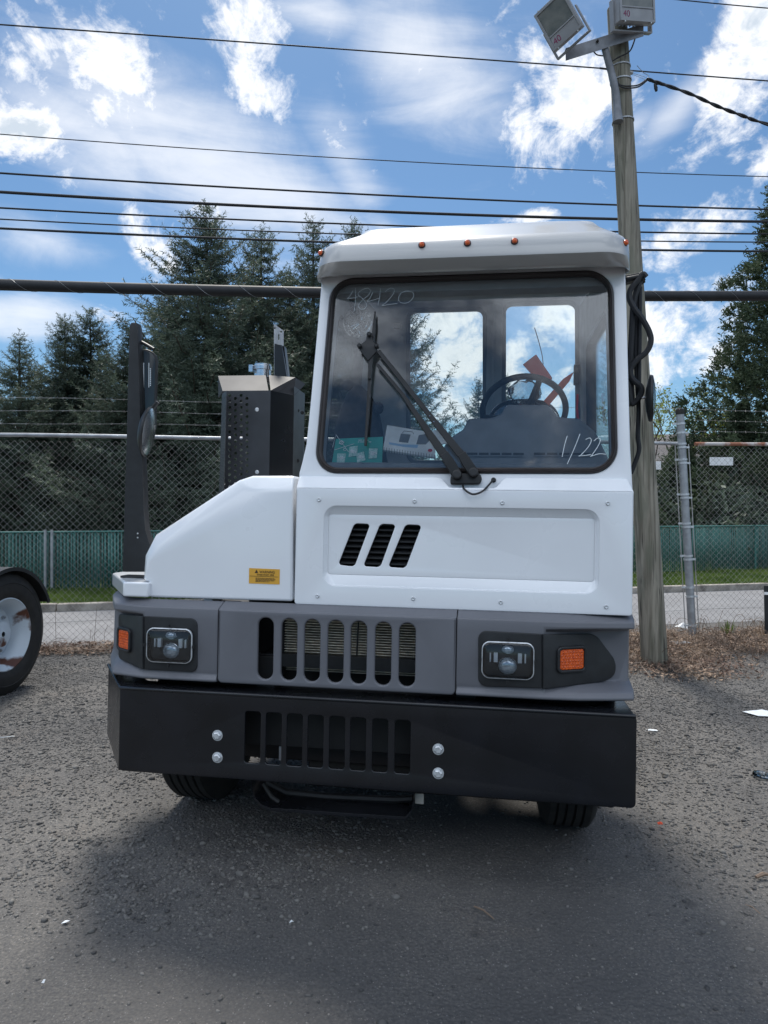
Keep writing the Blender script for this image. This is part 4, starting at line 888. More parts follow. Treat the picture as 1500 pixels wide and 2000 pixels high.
# neighbouring vehicle cut by the right edge
rp = W(1496, 1250, 8.0); rv = empty('parked_truck', (rp.x, 8.0, 0)); tag(rv, 'parked black truck at the right edge, only its mudguard edge and white band showing', 'truck', 'parked trucks cut by the picture edges')
rc = lx * .02 + ly * .5 + Vector((0, 0, .5))
b = MB(); b.prism([lx * -.01 + Vector((0, 0, .08)), lx * .62 + Vector((0, 0, .08)), lx * .62 + Vector((0, 0, .62)), lx * -.02 + Vector((0, 0, .62))], ly * .012); mf = b.build('mud_flap', M['blackplastic'], rv, bevel=.003)
b = MB(); b.prism([lx * -.02 + Vector((0, 0, .52)) - ly * .012, lx * .62 + Vector((0, 0, .52)) - ly * .012, lx * .62 + Vector((0, 0, .55)) - ly * .012, lx * -.02 + Vector((0, 0, .55)) - ly * .012], ly * .008); b.build('white_band', M['paper'], mf)
b = MB(); ra = []
for k in range(17):
    a = rad(10 + 170 * k / 16); d = -ly * math.cos(a) + Vector((0, 0, math.sin(a))); c = ly * .55 + Vector((0, 0, .30))
    ra.append([c + d * .56 + lx * .42, c + d * .58 + lx * .42, c + d * .58 + lx * 1.05, c + d * .56 + lx * 1.05])
b.loft(ra); b.build('mudguard', M['blackplastic'], rv, smooth=50)
wheel(rv, ly * .62 + lx * 1.0 + Vector((0, 0, .49)), lx, .49, .28, dish=.1); wheel(rv, ly * .62 + lx * .72 + Vector((0, 0, .49)), lx, .49, .26, rim=False)
b = MB(); b.prism([lx * 1.5 + Vector((0, 0, .5)) - ly * .2, lx * 1.6 + Vector((0, 0, .5)) - ly * .2, lx * 1.6 + Vector((0, 0, .75)) - ly * .2, lx * 1.5 + Vector((0, 0, .75)) - ly * .2], ly * 1.6); b.build('frame_rail', M['dark'], rv, bevel=.005)

# ------------------------------------------------------------------ the terminal tractor
T = bpy.data.objects.new('terminal_tractor', None); COL.objects.link(T); T.matrix_world = Matrix.Translation(OT) @ RM.to_4x4()
tag(T, 'white terminal tractor with offset single cab and black front bumper', 'truck')
V3 = Vector
def quadbox(b, q, off): b.prism(q, off)

# bumper ----------------------------------------------------------
FB = Frame((0, 0, 0))
btl, btr, bbr, bbl = FB.px(233, 1342), FB.px(1243, 1398), FB.px(1243, 1581), FB.px(232, 1504)
xl, xr = (btl.x + bbl.x) / 2, (btr.x + bbr.x) / 2; zt = (btl.y + btr.y) / 2; zb = (bbr.y + bbl.y) / 2
holes = []
for cx in (493, 534, 575, 616, 658, 699, 742, 786):
    k = (cx - 493) / 293; y0, y1 = 1391 + 15 * k, 1491 + 20 * k; a, c = FB.px(cx - 14.3, y0), FB.px(cx + 14.3, y1)
    zT = FB.px(640, 1391 + 7.5).y; zB = FB.px(640, 1501).y
    holes.append(rrect(a.x, c.x, zB, zT, .012))
b = MB(); b.add(*plate_geo(FB, roundpoly([(xl, zb), (xr, zb), (xr, zt), (xl, zt)], [.02, .02, .02, .012]), holes, .012, .004))
P1 = K(212, 1297, z=zt); xb, yb = P1.x, P1.y; zmid = K(206, 1433, y=yb).z
bump = b.build('bumper', M['bumper'], T)
b = MB()
b.prism([(xl, .002, zt - .004), (xl, .002, zb), (xb, yb, zmid), (xb, yb, zt - .004)], (.010, .004, 0)); b.build('end_plate', M['bumper'], bump, bevel=.003)
b = MB(); b.prism([(xr - .012, .002, zt - .01), (xr - .012, .002, zb + .01), (xr - .012, .42, zmid), (xr - .012, .42, zt - .01)], (.010, 0, 0))
b.build('end_plate', M['bumper'], bump, bevel=.003)
b = MB(); b.prism([(xl, .0, zt), (xr - .005, .0, zt), (xr - .005, .30, zt), (xr - .06, .30, zt), (xr - .10, .14, zt), (xl + .06, .14, zt), (xb + .07, yb, zt), (xb, yb, zt)], (0, 0, -.010)); b.build('top_flange', M['bumper'], bump, bevel=.004, seg=3)
b = MB(); b.tube([(xb, yb, zt - .004), (xl, .004, zt - .004), (xr - .004, .004, zt - .004)], .008, 8); b.build('rolled_edge', M['bumper'], bump, smooth=60)
for (px, py) in ((425, 1436), (425, 1479), (856, 1463), (856, 1510)):
    q = FB.px(px, py); b = MB(); c = V3((q.x, -.001, q.y)); b.lathe([(.0225, 0), (.0225, .002)], c, (0, -1, 0), 24); b.lathe([(.0165, .002), (.0165, .011), (.012, .014)], c, (0, -1, 0), 6, start=(.3, 0, 1)); b.build('bolt', M['zinc'], bump, smooth=25)
b = MB()                                                   # dark structure behind the slots
b.box((xl + .3, .16, zt - .26), (xr - .3, .24, zt - .06)); b.box((xl + .25, .27, zb + .0), (xr - .25, .30, zt - .02)); b.build('bumper_mount', M['dark'], bump, bevel=.006)
b = MB()
for px in (552,): q = K(px, 1480, y=.2); b.box((q.x - .008, .17, zb + .03), (q.x + .006, .2, zb + .12))
b.build('bumper_hardware', M['steel'], bump)
# tow pan below the bumper
b = MB(); pth = [K(*p, y=.10) for p in ((493, 1512), (494, 1535), (500, 1558), (512, 1573), (530, 1580), (770, 1596), (793, 1597), (804, 1585), (809, 1565), (811, 1545))]
rg = [[p + V3((0, -.02, 0)), p + V3((0, .16, 0)), p + V3((0, .16, .012)), p + V3((0, -.02, .012))] for p in pth]; b.loft(rg); 
pan = b.build('tow_pan', M['bumper'], T, bevel=.004)
b = MB(); b.tube([K(*p, y=.22) for p in ((520, 1528), (560, 1548), (640, 1556), (770, 1562), (806, 1560))], .016, 8); b.tube([K(*p, y=.07) for p in ((514, 1530), (530, 1556), (545, 1566))], .009, 8); b.build('pan_bar', M['dark'], pan)
b = MB(); q = K(819, 1561, y=.12); b.box((q.x - .018, .12, q.z - .02), (q.x + .018, .13, q.z + .022)); b.build('tag_bracket', M['siding'], T, bevel=.002)

# grey lower front ------------------------------------------------
yg = .05; FG = Frame((0, yg, 0))
zg = {k: K(1060, py, y=y).z for k, (py, y) in dict(bt=(1196, .125), lt=(1213, .055), lb=(1226, .05), rt=(1236, .07), rb=(1338, .07), ft=(1352, .045), fb=(1366, .04)).items()}
def side_panel(stations):
    rings = []
    for x, yr_, yl_ in stations:                            # x, recess y, lip y
        rings.append([(x, yl_ + .075, zg['bt']), (x, yl_ + .005, zg['lt']), (x, yl_, zg['lb']), (x, yr_, zg['rt']), (x, yr_, zg['rb']), (x, yl_ + .006, zg['ft']), (x, yl_ - .01, zg['fb'] + .006), (x, yl_ - .004, zg['fb'] - .004), (x, yl_ + .10, zg['fb'] - .004), (x, yl_ + .12, zg['rb']), (x, yl_ + .14, zg['bt'] - .03)])
    b = MB(); b.loft(rings); return b
xg = lambda px, y=yg: K(px, 1290, y=y).x
x_ls, x_rs = xg(425), xg(890)
_x0, _x1 = xg(1058), K(1226, 1290, y=.24).x
def rlin(t, lip): return (_x0 + (_x1 - _x0) * t, yg + (.24 - yg) * t, lip)
R = [(x_rs + .003, yg, yg), (xg(1058), yg, yg), (xg(1063), yg + .004, yg), rlin(.4, .058), rlin(.75, .085), rlin(1.0, .11), (_x1 + .012, .27, .17)]
rp_ = side_panel(R).build('side_panel', M['grey'], T, bevel=.010, seg=3, smooth=40)
Lq = [(x_ls - .003, yg, yg), (xg(283), yg, yg), (xg(279), yg + .004, yg), (K(238, 1250, y=.17).x, .17, .10), (K(226, 1250, y=.22).x, .24, .19), (K(217, 1290, y=.42).x, .44, .42)]
Lq = [(K(430, 1290, y=yg).x * 0 + q[0], q[1], q[2]) for q in Lq]
lp_ = side_panel(Lq).build('side_panel', M['grey'], T, bevel=.010, seg=3, smooth=40)
# centre grille with seven slots
zT_, zB_ = zg['lt'], K(655, 1346, y=yg).z
holes = []
for cx in (518, 564, 609, 655, 700, 748, 795):
    k = (cx - 518) / 277; zc0 = FG.px(655, 1334).y; zc1 = FG.px(655, 1212).y; a = FG.px(cx, 1270)
    holes.append(rrect(a.x - .0335, a.x + .0335, zc0, zc1, .033, 8))
b = MB(); b.add(*plate_geo(FG, roundpoly([(x_ls, zB_), (x_rs, zB_), (x_rs, zT_), (x_ls, zT_)], [.02, .02, .002, .002]), holes, .022, .008, res=3))
b.prism([(x_ls, yg + .004, zT_ - .003), (x_rs, yg + .004, zT_ - .003), (x_rs, yg + .075, zg['bt']), (x_ls, yg + .075, zg['bt'])], (0, .012, -.006))
gp = b.build('grille_panel', M['grey'], T, smooth=40)
# radiator core behind
xr0, xr1 = K(553, 1270, y=.22).x, K(812, 1270, y=.22).x
b = MB(); b.box((xg(436), .36, zB_ - .1), (xg(886), .40, zT_ + .05)); b.box((xr0 - .02, .235, zB_), (xr0, .33, zT_)); b.box((xr1, .235, zB_), (xr1 + .02, .33, zT_)); core = b.build('radiator', M['dark'], T, bevel=.004)
b = MB(); z = zB_ + .02; mid = K(655, 1284, y=.22).z
while z < zT_ - .005:
    if z > mid or True: b.box((xr0, .24 if z > mid else .27, z), (xr1, .30, z + .0035))
    z += .0115 if z > mid else .0095
b.build('cooling_fins', M['fin'], core, smooth=0)
b = MB(); b.box((xr0 - .02, .19, mid - .045), (xr1 + .06, .22, mid + .012)); b.box((K(508, 1285, y=.2).x, .17, mid - .06), (xr0, .2, mid + .012)); b.tube([K(700, 1215, y=.2), K(697, 1280, y=.2)], .004, 6); b.build('crossmember', M['blackplastic'], core, bevel=.006)

# lamps
def lamp_plate(fr, pxs, r, name='lamp_housing', parent=T, hole=None):
    b = MB(); b.add(*plate_geo(fr, roundpoly(fr.pxs(pxs), r), [hole] if hole else [], .010, .003, h=.006)); return b.build(name, M['blackplastic'], parent, smooth=40)
def headlight(px, py, w, h, parent):
    c = FG.px(px, py); hs = empty('headlight', FG.P(c, .0)); hs.parent = parent; f0 = Frame((0, 0, 0)); P = f0.P
    lo = rrect(-w / 2, w / 2, -h / 2, h / 2, .03, 8)
    def ringat(l, d): return [P(q, d) for q in l]
    b = MB(); b.loft([ringat(inset(lo, -.002), .004), ringat(inset(lo, -.002), .012), ringat(inset(lo, .0015), .0135), ringat(inset(lo, .003), .004)], cap=False); b.build('trim_ring', M['zinc'], hs, smooth=50)
    b = MB(); b.loft([ringat(inset(lo, .004), .010), ringat(inset(lo, .012), -.02), ringat(inset(lo, .02), -.03)], cap=False); b.poly(ringat(inset(lo, .02), -.03)); b.build('bowl', M['lampblack'], hs, smooth=40)
    b = MB(); b.loft([ringat(inset(lo, .003), .011), ringat(inset(lo, .003), .014), ringat(inset(lo, .010), .018)]); b.build('lens', M['lens'], hs, smooth=60)
    for (x, z, rx, rz) in ((0, .040, .026, .018), (0, -.026, .038, .034)):
        b = MB(); rings = [[V3((x + math.cos(a) * rx * q, -d, z + math.sin(a) * rz * q)) for a in [2 * math.pi * k / 24 for k in range(24)]] for q, d in ((1.06, -.028), (1.06, -.004), (1.0, -.002), (1.0, -.008))]; b.loft(rings, cap=False); b.build('bezel', M['chrome'], hs, smooth=40)
        b = MB(); rings = [[V3((x + math.cos(a) * rx * q, -d, z + math.sin(a) * rz * q)) for a in [2 * math.pi * k / 24 for k in range(24)]] for q, d in ((.95, -.006), (.85, .002), (.6, .007), (.25, .009))]; b.loft(rings, cap=True); b.build('projector_lens', M['projector'], hs, smooth=60)
    for s in (-1, 1):
        b = MB(); b.box((s * .047 - .008, -.008, -.010), (s * .047 + .008, .01, .028)); b.box((s * .068 - .003, -.006, -.010), (s * .068 + .003, .01, .026)); b.build('reflector', M['paper'], hs, bevel=.002)
    b = MB()
    for (x, z) in ((0, h / 2 + .012), (0, -h / 2 - .013), (-w / 2 - .010, 0), (w / 2 + .010, 0)): b.box((x - .004, -.022, z - .006), (x + .004, -.012, z + .006))
    b.build('adjuster', M['dark'], hs)
    return hs
M['lampblack'] = mk('lamp_inner', (.02, .02, .023), .25, var=.2, scale=60)
M['projector'] = mk('projector_lens', (.62, .68, .76), .15, .4, var=.4, scale=60, coat=1.0, stretch=(1, 1, 6))
hr = FG.pxs([(943, 1253), (1040, 1323)]); hl = FG.pxs([(292, 1227), (378, 1290)])
hw_, hh_ = .2, .142
lh = lamp_plate(FG, [(283, 1203), (386, 1208), (386, 1313), (283, 1307)], [.004, .03, .03, .004], parent=lp_)
rh = lamp_plate(FG, [(934, 1231), (1058, 1238), (1058, 1344), (934, 1340)], [.035, .004, .004, .035], parent=rp_)
headlight(335, 1259, hw_, hh_, lh).location.y = yg - .012
headlight(991.5, 1288, hw_, hh_, rh).location.y = yg - .012
# slanted outer halves with the amber lamps
pR = V3((xg(1058), yg, 0)); eR = V3((_x1, .24, 0)); FRr = Frame(pR, (eR - pR), (0, 0, 1))
b = MB(); b.add(*plate_geo(FRr, roundpoly(FRr.pxs([(1058, 1345), (1183, 1329), (1199, 1316), (1200, 1290), (1160, 1237), (1058, 1238)]), [.002, .03, .02, .03, .03, .002]), [], .012, .003, h=.012)); rh2 = b.build('lamp_housing', M['blackplastic'], rp_, smooth=40)
eL = V3((xg(283), yg, 0)); pL = V3((K(238, 1250, y=.17).x, .17, 0)); FRl = Frame(eL, (eL - pL), (0, 0, 1))
b = MB(); b.add(*plate_geo(FRl, roundpoly(FRl.pxs([(236, 1198), (283, 1203), (283, 1307), (236, 1285)]), [.02, .002, .002, .02]), [], .012, .003, h=.012)); lh2 = b.build('lamp_housing', M['blackplastic'], lp_, smooth=40)
def marker(fr, cx, cy, w, h, parent):
    c = fr.px(cx, cy); t = empty('turn_signal', (0, 0, 0)); t.parent = parent
    o = rrect(c.x - w / 2 - .012, c.x + w / 2 + .012, c.y - h / 2 - .012, c.y + h / 2 + .012, .022)
    b = MB(); b.add(*plate_geo(fr, o, [rrect(c.x - w / 2, c.x + w / 2, c.y - h / 2, c.y + h / 2, .012)], .016, .004, h=.024)); b.build('bezel', M['blackplastic'], t, smooth=40)
    b = MB(); b.add(*plate_geo(fr, rrect(c.x - w / 2 + .001, c.x + w / 2 - .001, c.y - h / 2 + .001, c.y + h / 2 - .001, .011), [], .010, .003, h=.020))
    nx_, nz_ = 8, 6
    for i in range(nx_):
        for j in range(nz_):
            u0 = c.x - w / 2 + .006 + (w - .012) * (i + .5) / nx_ + (.002 if j % 2 else -.002); v0 = c.y - h / 2 + .006 + (h - .012) * (j + .5) / nz_; s = .0042
            b.add([fr.P((u0 - s, v0), .0205), fr.P((u0, v0 - s), .0205), fr.P((u0 + s, v0), .0205), fr.P((u0, v0 + s), .0205), fr.P((u0, v0), .0235)], [[0, 1, 4], [1, 2, 4], [2, 3, 4], [3, 0, 4]])
    b.build('amber_lens', M['amber'], t, smooth=0)
marker(FRr, 1112, 1286, .112, .082, rh2)
marker(FRl, 249.5, 1248, .095, .082, lh2)

# white hood ------------------------------------------------------
yh = .12; FH_ = Frame((0, yh, 0))
hx0 = (FH_.px(579, 940).x + FH_.px(575, 1179).x) / 2; hx1 = (FH_.px(1239, 960).x + FH_.px(1234, 1204).x) / 2
hzb = (FH_.px(575, 1179).y + FH_.px(1234, 1204).y) / 2; hzm = FH_.px(908, 957).y
rec_o = FH_.pxs([(632, 1143), (1170, 1160), (1170, 995), (632, 989)])
rx0, rx1 = (rec_o[0].x + rec_o[3].x) / 2, (rec_o[1].x + rec_o[2].x) / 2; rz0, rz1 = (rec_o[0].y + rec_o[1].y) / 2, (rec_o[2].y + rec_o[3].y) / 2
ro = rrect(rx0, rx1, rz0, rz1, .055, 10)
b = MB(); b.add(*plate_geo(FH_, roundpoly([(hx0, hzb), (hx1, hzb), (hx1, hzm), (hx0, hzm)], [.012, .012, .001, .001]), [ro], .014, .004, res=3))
# recess: sloped walls and sunk face with three slanted slots
dz = .022; ri = rrect(rx0 + .010, rx1 - .010, rz0 + .040, rz1 - .030, .018, 10)
Pn = lambda l, d: [FH_.P(q, d) for q in l]
b.loft([Pn(ro, -.002), Pn(inset(ro, .004), -.007), Pn(ri, -dz + .003), Pn(inset(ri, .005), -dz)], cap=False)
sl = []
for q in ([(692, 1022), (723, 1023.5), (692, 1107), (660, 1103)], [(742.5, 1023), (773, 1024.5), (742.5, 1108), (709, 1106)], [(792, 1024), (823.5, 1026), (792, 1110), (757.7, 1107.5)]):
    fr = Frame((0, yh + dz, 0)); sl.append(roundpoly(fr.pxs(q)[::-1], .016, 6))
b.add(*plate_geo(Frame((0, yh + dz, 0)), inset(ri, .004), sl, .010, .0035, res=3))
# bevelled cowl lip with the notch under the wiper
ztop = K(908, 932, y=yh + .03).z; p0 = V3((0, yh, hzm)); FC = Frame(p0, (1, 0, 0), (0, .035, ztop - hzm))
v1 = (V3((0, .035, ztop - hzm))).length
nq = FC.pxs([(986, 934), (968, 951), (878, 951), (860, 932)])
lip = [(hx0, 0), (hx1, 0), (hx1 - .02, v1), (nq[0].x, v1), (nq[1].x, .012), (nq[2].x, .012), (nq[3].x, v1), (hx0 + .004, v1)]
b.add(*plate_geo(FC, roundpoly(lip, [.001, .001, .01, .012, .012, .012, .012, .006]), [], .012, .003))
hood = b.build('hood', M['white'], T, smooth=30)
b = MB(); b.box((hx1 - .014, yh + .012, hzb + .004), (hx1 - .002, 1.1, hzm)); b.box((hx0 + .002, yh + .012, hzb + .004), (hx0 + .012, .9, hzm)); b.build('hood_side', M['white'], hood, bevel=.003)
b = MB()
for k in range(9):
    z = K(740, 1018 + k * 11, y=yh + .06).z; q0 = K(640, 1060, y=yh + .06).x; q1 = K(835, 1060, y=yh + .06).x; b.prism([(q0, yh + .045, z - .016), (q0, yh + .075, z + .0), (q0, yh + .078, z + .004), (q0, yh + .045, z - .010)], (q1 - q0, 0, 0))
b.box((K(630, 1060, y=.24).x, .24, rz0), (K(850, 1060, y=.24).x, .25, rz1)); b.build('louvre', M['blackplastic'], hood, smooth=0)
for (px, py) in ((623, 976), (810, 979), (981, 982), (1187, 983), (620, 1164), (807, 1169), (978, 1176), (1184, 1185)):
    q = FH_.px(px, py); b = MB(); b.lathe([(.0085, 0), (.0085, .003), (.006, .005), (.003, .0035)], V3((q.x, yh - .0005, q.y)), (0, -1, 0), 14); b.build('screw', M['zinc'], hood)
# dark firewall mass behind hood and grille
b = MB(); b.box((hx0 + .03, .30, .25), (hx1 - .03, .34, hzm)); b.box((-1.05, .62, .62), (hx1 - .04, .9, .86)); b.box((xb + .08, .5, .72), (x_ls, .54, 1.02)); b.build('firewall', M['dark'], T, bevel=.005)

# engine side cover on the left ----------------------------------
yf = .125
inn = [(571, 1175), (572, 957), (500, 957), (478, 963), (307, 1070), (288, 1095), (283, 1134), (291, 1136), (291, 1167)]
out = [(573, 1175), (575, 929), (493, 929), (466, 938), (304, 1044), (284, 1084), (280.5, 1133), (291, 1134), (291, 1167)]
b = MB(); fi = [K(*p, y=yf) for p in inn]; fo = [K(*p, y=yf + .045) for p in out]; fo[-2:] = [p + V3((0, .045, 0)) for p in fi[-2:]]; fo[0] = fi[0] + V3((0, .03, 0))
fob = [p + V3((0, .85, 0)) for p in fo]
vs = fi + fo + fob; n = len(fi); b.add(vs, [list(range(n))] + [[i, i + n, (i + 1) % n + n, (i + 1) % n] for i in range(n)] + [[i + n, i + 2 * n, (i + 1) % n + 2 * n, (i + 1) % n + n] for i in range(n)])
ec = b.build('engine_cover', M['white'], T, bevel=.014, seg=3, smooth=40)
b = MB(); pts = [K(*p, y=.86) for p in ((431, 990), (431, 950), (440, 943), (560, 938), (560, 990))]; b.prism(pts, (0, .7, 0)); b.build('rear_cowl', M['white'], T, bevel=.01)
b = MB(); q = K(415, 1172, y=.2); b.box((q.x - .02, .15, q.z - .006), (q.x + .02, .3, q.z + .01)); b.build('latch', M['zinc'], ec, bevel=.002)
# white step ledge
zl1 = K(260, 1137, y=.10).z; zl0 = K(265, 1166, y=.10).z
a = K(241, 1137, y=.10); c = K(290, 1137, y=.10); a2 = K(220, 1119, z=zl1)
b = MB(); b.prism([(a.x, .10, zl0), (c.x, .10, zl0), (c.x, 1.1, zl0), (a2.x, 1.1, zl0), (a2.x, a2.y, zl0)], (0, 0, zl1 - zl0)); led = b.build('step_ledge', M['white'], T, bevel=.008, seg=3)
# warning sticker
FS = Frame((0, yf - .0015, 0)); sq = FS.pxs([(486, 1139.5), (546, 1141.5), (546.5, 1112), (486.5, 1109.5)])
b = MB(); b.add(*plate_geo(FS, sq, [], .001, 0, h=0)); st = b.build('warning_sticker', M['yellow'], ec, smooth=0); st['label'] = 'yellow warning sticker'
b = MB(); tw_ = (sq[1] - sq[0]); w_ = tw_.length; ang = math.atan2(tw_.y, tw_.x); U = lambda s, t: sq[3] * (1 - s) * (1 - t) + sq[2] * s * (1 - t) + sq[0] * (1 - s) * t + sq[1] * s * t
b.add(*text_geo(FS, 'WARNING', U(.34, .30), w_ * .115, h=.0007, ang=ang, sx=.9)); b.add(*text_geo(FS, 'ETHER START AIDS', U(.26, .46), w_ * .072, h=.0007, ang=ang, sx=.9))
tri = [U(.19, .30), U(.30, .30), U(.245, .08)]; b.prism([FS.P(p, .0006) for p in tri], FS.n * .0005)
b.prism([FS.P(p, .0006) for p in (U(.02, .52), U(.96, .52), U(.96, .50), U(.02, .50))], FS.n * .0005)
for k, (s0, s1) in enumerate(((.22, .84), (.22, .87), (.22, .83), (.22, .67))):
    t = .61 + .075 * k; s = s0
    while s < s1:
        e_ = min(s1, s + random.uniform(.03, .09)); b.prism([FS.P(p, .0006) for p in (U(s, t + .035), U(e_, t + .035), U(e_, t), U(s, t))], FS.n * .0005); s = e_ + .015
b.build('sticker_print', M['ink'], st, smooth=0)

# mirror post with its mirrors -----------------------------------
FM = Frame((0, .30, 0)); mp = [(239, 1117), (241, 1060), (247, 860), (251, 700), (253, 636), (256, 630), (266, 630), (268, 640), (270, 700), (274, 830), (279, 930), (281, 1000), (284, 1035), (291, 1060), (300, 1075), (290, 1117)]
b = MB(); b.add(*plate_geo(FM, FM.pxs(mp)[::-1], [], .05, .003)); post = b.build('mirror_post', M['blackplastic'], T, smooth=35)
b = MB(); q = K(262, 1116, y=.28); b.box((K(236, 1116, y=.28).x, .275, zl1), (K(285, 1116, y=.28).x, .35, zl1 + .010)); b.build('post_foot', M['blackplastic'], post, bevel=.002)
for (px, py) in ((269, 1042), (269, 1050)): q = FM.px(px, py); b = MB(); b.lathe([(.004, 0), (.003, .003)], FM.P(q, 0), (0, -1, 0), 8); b.build('rivet', M['zinc'], post)
FMM = Frame((K(290, 770, y=.36).x, .36, 0), (.95, .3, 0)); mo = roundpoly(FMM.pxs([(274, 800), (304, 806), (307, 686), (277, 678)]), .03, 6)
mo = roundpoly(FMM.pxs([(273, 862), (304, 848), (308, 690), (275, 676)]), .035, 6)
mr_ = empty('side_mirror', (0, 0, 0)); mr_.parent = post
b = MB(); b.add(*plate_geo(FMM, mo, [], .025, .008, h=-.004)); b.build('mirror_shell', M['blackplastic'], mr_, smooth=50)
b = MB(); b.add(*plate_geo(FMM, inset(mo, .010), [], .003, .0005, h=.001)); b.build('mirror_glass', M['mirror'] if 'mirror' in M else M['pane'], mr_, smooth=50)
b = MB()
for (x, y0, y1) in ((281, 709, 757), (291, 709, 757)): b.prism([FMM.P(FMM.px(*p), .003) for p in ((x - .6, y1), (x + .6, y1), (x + .6, y0), (x - .6, y0))], FMM.n * .001)
for k in range(9): b.prism([FMM.P(FMM.px(*p), .003) for p in ((293, 722 + k * 4), (295, 722 + k * 4), (295, 719.5 + k * 4), (293, 719.5 + k * 4))], FMM.n * .001)
b.build('glass_lettering', M['chalk'], mr_, smooth=0)
b = MB(); b.tube([K(*p, y=.34) for p in ((268, 664), (285, 673), (300, 682))], .008, 8); b.tube([K(*p, y=.33) for p in ((272, 842), (282, 815), (300, 795), (308, 785))], .011, 8); b.tube([K(*p, y=.33) for p in ((270, 835), (284, 836))], .009, 8); b.build('mirror_bracket', M['blackplastic'], mr_)
b = MB(); c = K(289, 843, y=.3); axm = V3((-.965, -.22, .13)).normalized(); up_ = V3((0.10, 0, 1)).normalized()
b.lathe([(.115, -.006), (.118, 0), (.112, .010), (.085, .024), (.05, .032), (.015, .035)], c, axm, 32); rm_ = b.build('convex_mirror', M['blackplastic'], post, smooth=50)
b = MB(); b.lathe([(.110, .0), (.07, -.010), (.01, -.014)], c - axm * .006, axm, 32); b.build('mirror_glass', M['chrome'], rm_, smooth=60)

# perforated guard with pipe --------------------------------------
yq = .85; q1, q2, q3, q4 = K(433, 850, y=yq), K(527, 850, y=yq), K(573, 850, y=yq + .16), K(594, 850, y=yq + .40); q0 = K(425, 850, y=yq + .22)
zt_, zb_ = K(480, 763, y=yq).z, K(480, 975, y=yq).z - .15; ztt = K(480, 734, y=yq + .1).z
grd = empty('exhaust_guard', (0, 0, 0)); grd.parent = T
F1 = Frame((q1.x, yq, 0)); hol = []
for i in range(5):
    for j in range(17):
        px, py = 437 + i * 11.3, 772 + j * 11.9 + (6 if i % 2 == 0 else 0) * (1); c = F1.px(px, py)
        if py > 965: continue
        hol.append([V3((c.x + math.cos(a) * .0088, c.y + math.sin(a) * .0088)) for a in [2 * math.pi * k / 12 for k in range(12)]])
b = MB(); b.add(*plate_geo(F1, [V3((0, zb_)), V3((q2.x - q1.x, zb_)), V3((q2.x - q1.x, zt_)), V3((0, zt_))], hol, .003, 0)); b.build('perforated_front', M['guard'], grd, smooth=0)
FL_ = Frame((q0.x, yq + .22, 0), (q1 - q0)); Ln = (q1 - q0); Ln.z = 0; Ln = Ln.length; hol = []
for i in range(7):
    for j in range(26):
        x, z = .02 + i * (Ln - .04) / 6, zt_ - .03 - j * .030 - (.015 if i % 2 else 0)
        if z < zb_ + .02: continue
        hol.append([V3((x + math.cos(a) * .0095, z + math.sin(a) * .0095)) for a in [2 * math.pi * k / 8 for k in range(8)]])
b = MB(); b.add(*plate_geo(FL_, [V3((0, zb_)), V3((Ln, zb_)), V3((Ln, zt_)), V3((0, zt_))], hol, .003, 0)); b.build('perforated_side', M['guard'], grd, smooth=0)
def wallp(a, c, z0, z1): b.prism([V3((a.x, a.y, z0)), V3((c.x, c.y, z0)), V3((c.x, c.y, z1)), V3((a.x, a.y, z1))], V3((c.y - a.y, -(c.x - a.x), 0)).normalized() * -.003)
b = MB(); q2y, q3y, q4y = V3((q2.x, yq, 0)), V3((q3.x, yq + .16, 0)), V3((q4.x, yq + .40, 0)); wallp(q2y, q3y, zb_, zt_); b.build('side_plate', M['black'], grd, smooth=0)
b = MB(); wallp(q3y, q4y, zb_, zt_ + .05); b.build('side_plate', M['guard'], grd, smooth=0)
b = MB(); ins = .10; A1, A2 = V3((q1.x, yq, zt_)), V3((q2.x, yq, zt_)); C1, C2 = K(426, 734, y=yq + .14), K(523, 734, y=yq + .14); C3 = K(572, 735, y=yq + .16); 
ztt = C1.z; A3 = V3((q3.x, yq + .16, zt_)); B0 = V3((q0.x, yq + .22, zt_))
for a, c, d_, e_ in ((A1, A2 - V3((.012, 0, 0)), C2 - V3((.012, 0, 0)), C1), (A2, A2 + (A3 - A2) * .35, V3((C3.x, C3.y + .05, ztt)), V3((C2.x + .006, C2.y, ztt)))): b.prism([a, c, V3((d_.x, d_.y, ztt)), V3((e_.x, e_.y, ztt))], (0, .004, -.003))
b.prism([B0, A1, V3((C1.x, C1.y, ztt)), V3((C1.x, yq + .24, ztt))], (.003, 0, -.003)); b.prism([A2 + (A3 - A2) * .35, A3, V3((q4.x, yq + .40, ztt)), V3((C3.x, C3.y + .05, ztt))], (0, .004, -.003))
b.prism([V3((C1.x, C1.y, ztt)), V3((C3.x, C3.y + .05, ztt)), V3((q4.x, yq + .4, ztt)), V3((C1.x, yq + .4, ztt))], (0, 0, -.004)); b.build('guard_top', M['satin'] if 'satin' in M else M['steel'], grd, smooth=0)
for (px, py) in ((502, 800), (502, 922)): q = F1.px(px, py); b = MB(); b.lathe([(.011, 0), (.011, .003), (.007, .006)], F1.P(q, 0), (0, -1, 0), 14); b.build('screw', M['zinc'], grd)
for (px, py) in ((581, 802), (590, 806), (581, 900)): q = K(px, py, y=yq + .26); b = MB(); b.lathe([(.011, 0), (.011, .004), (.007, .007)], q, (.75, -.65, 0), 14); b.build('screw', M['blackplastic'], grd)
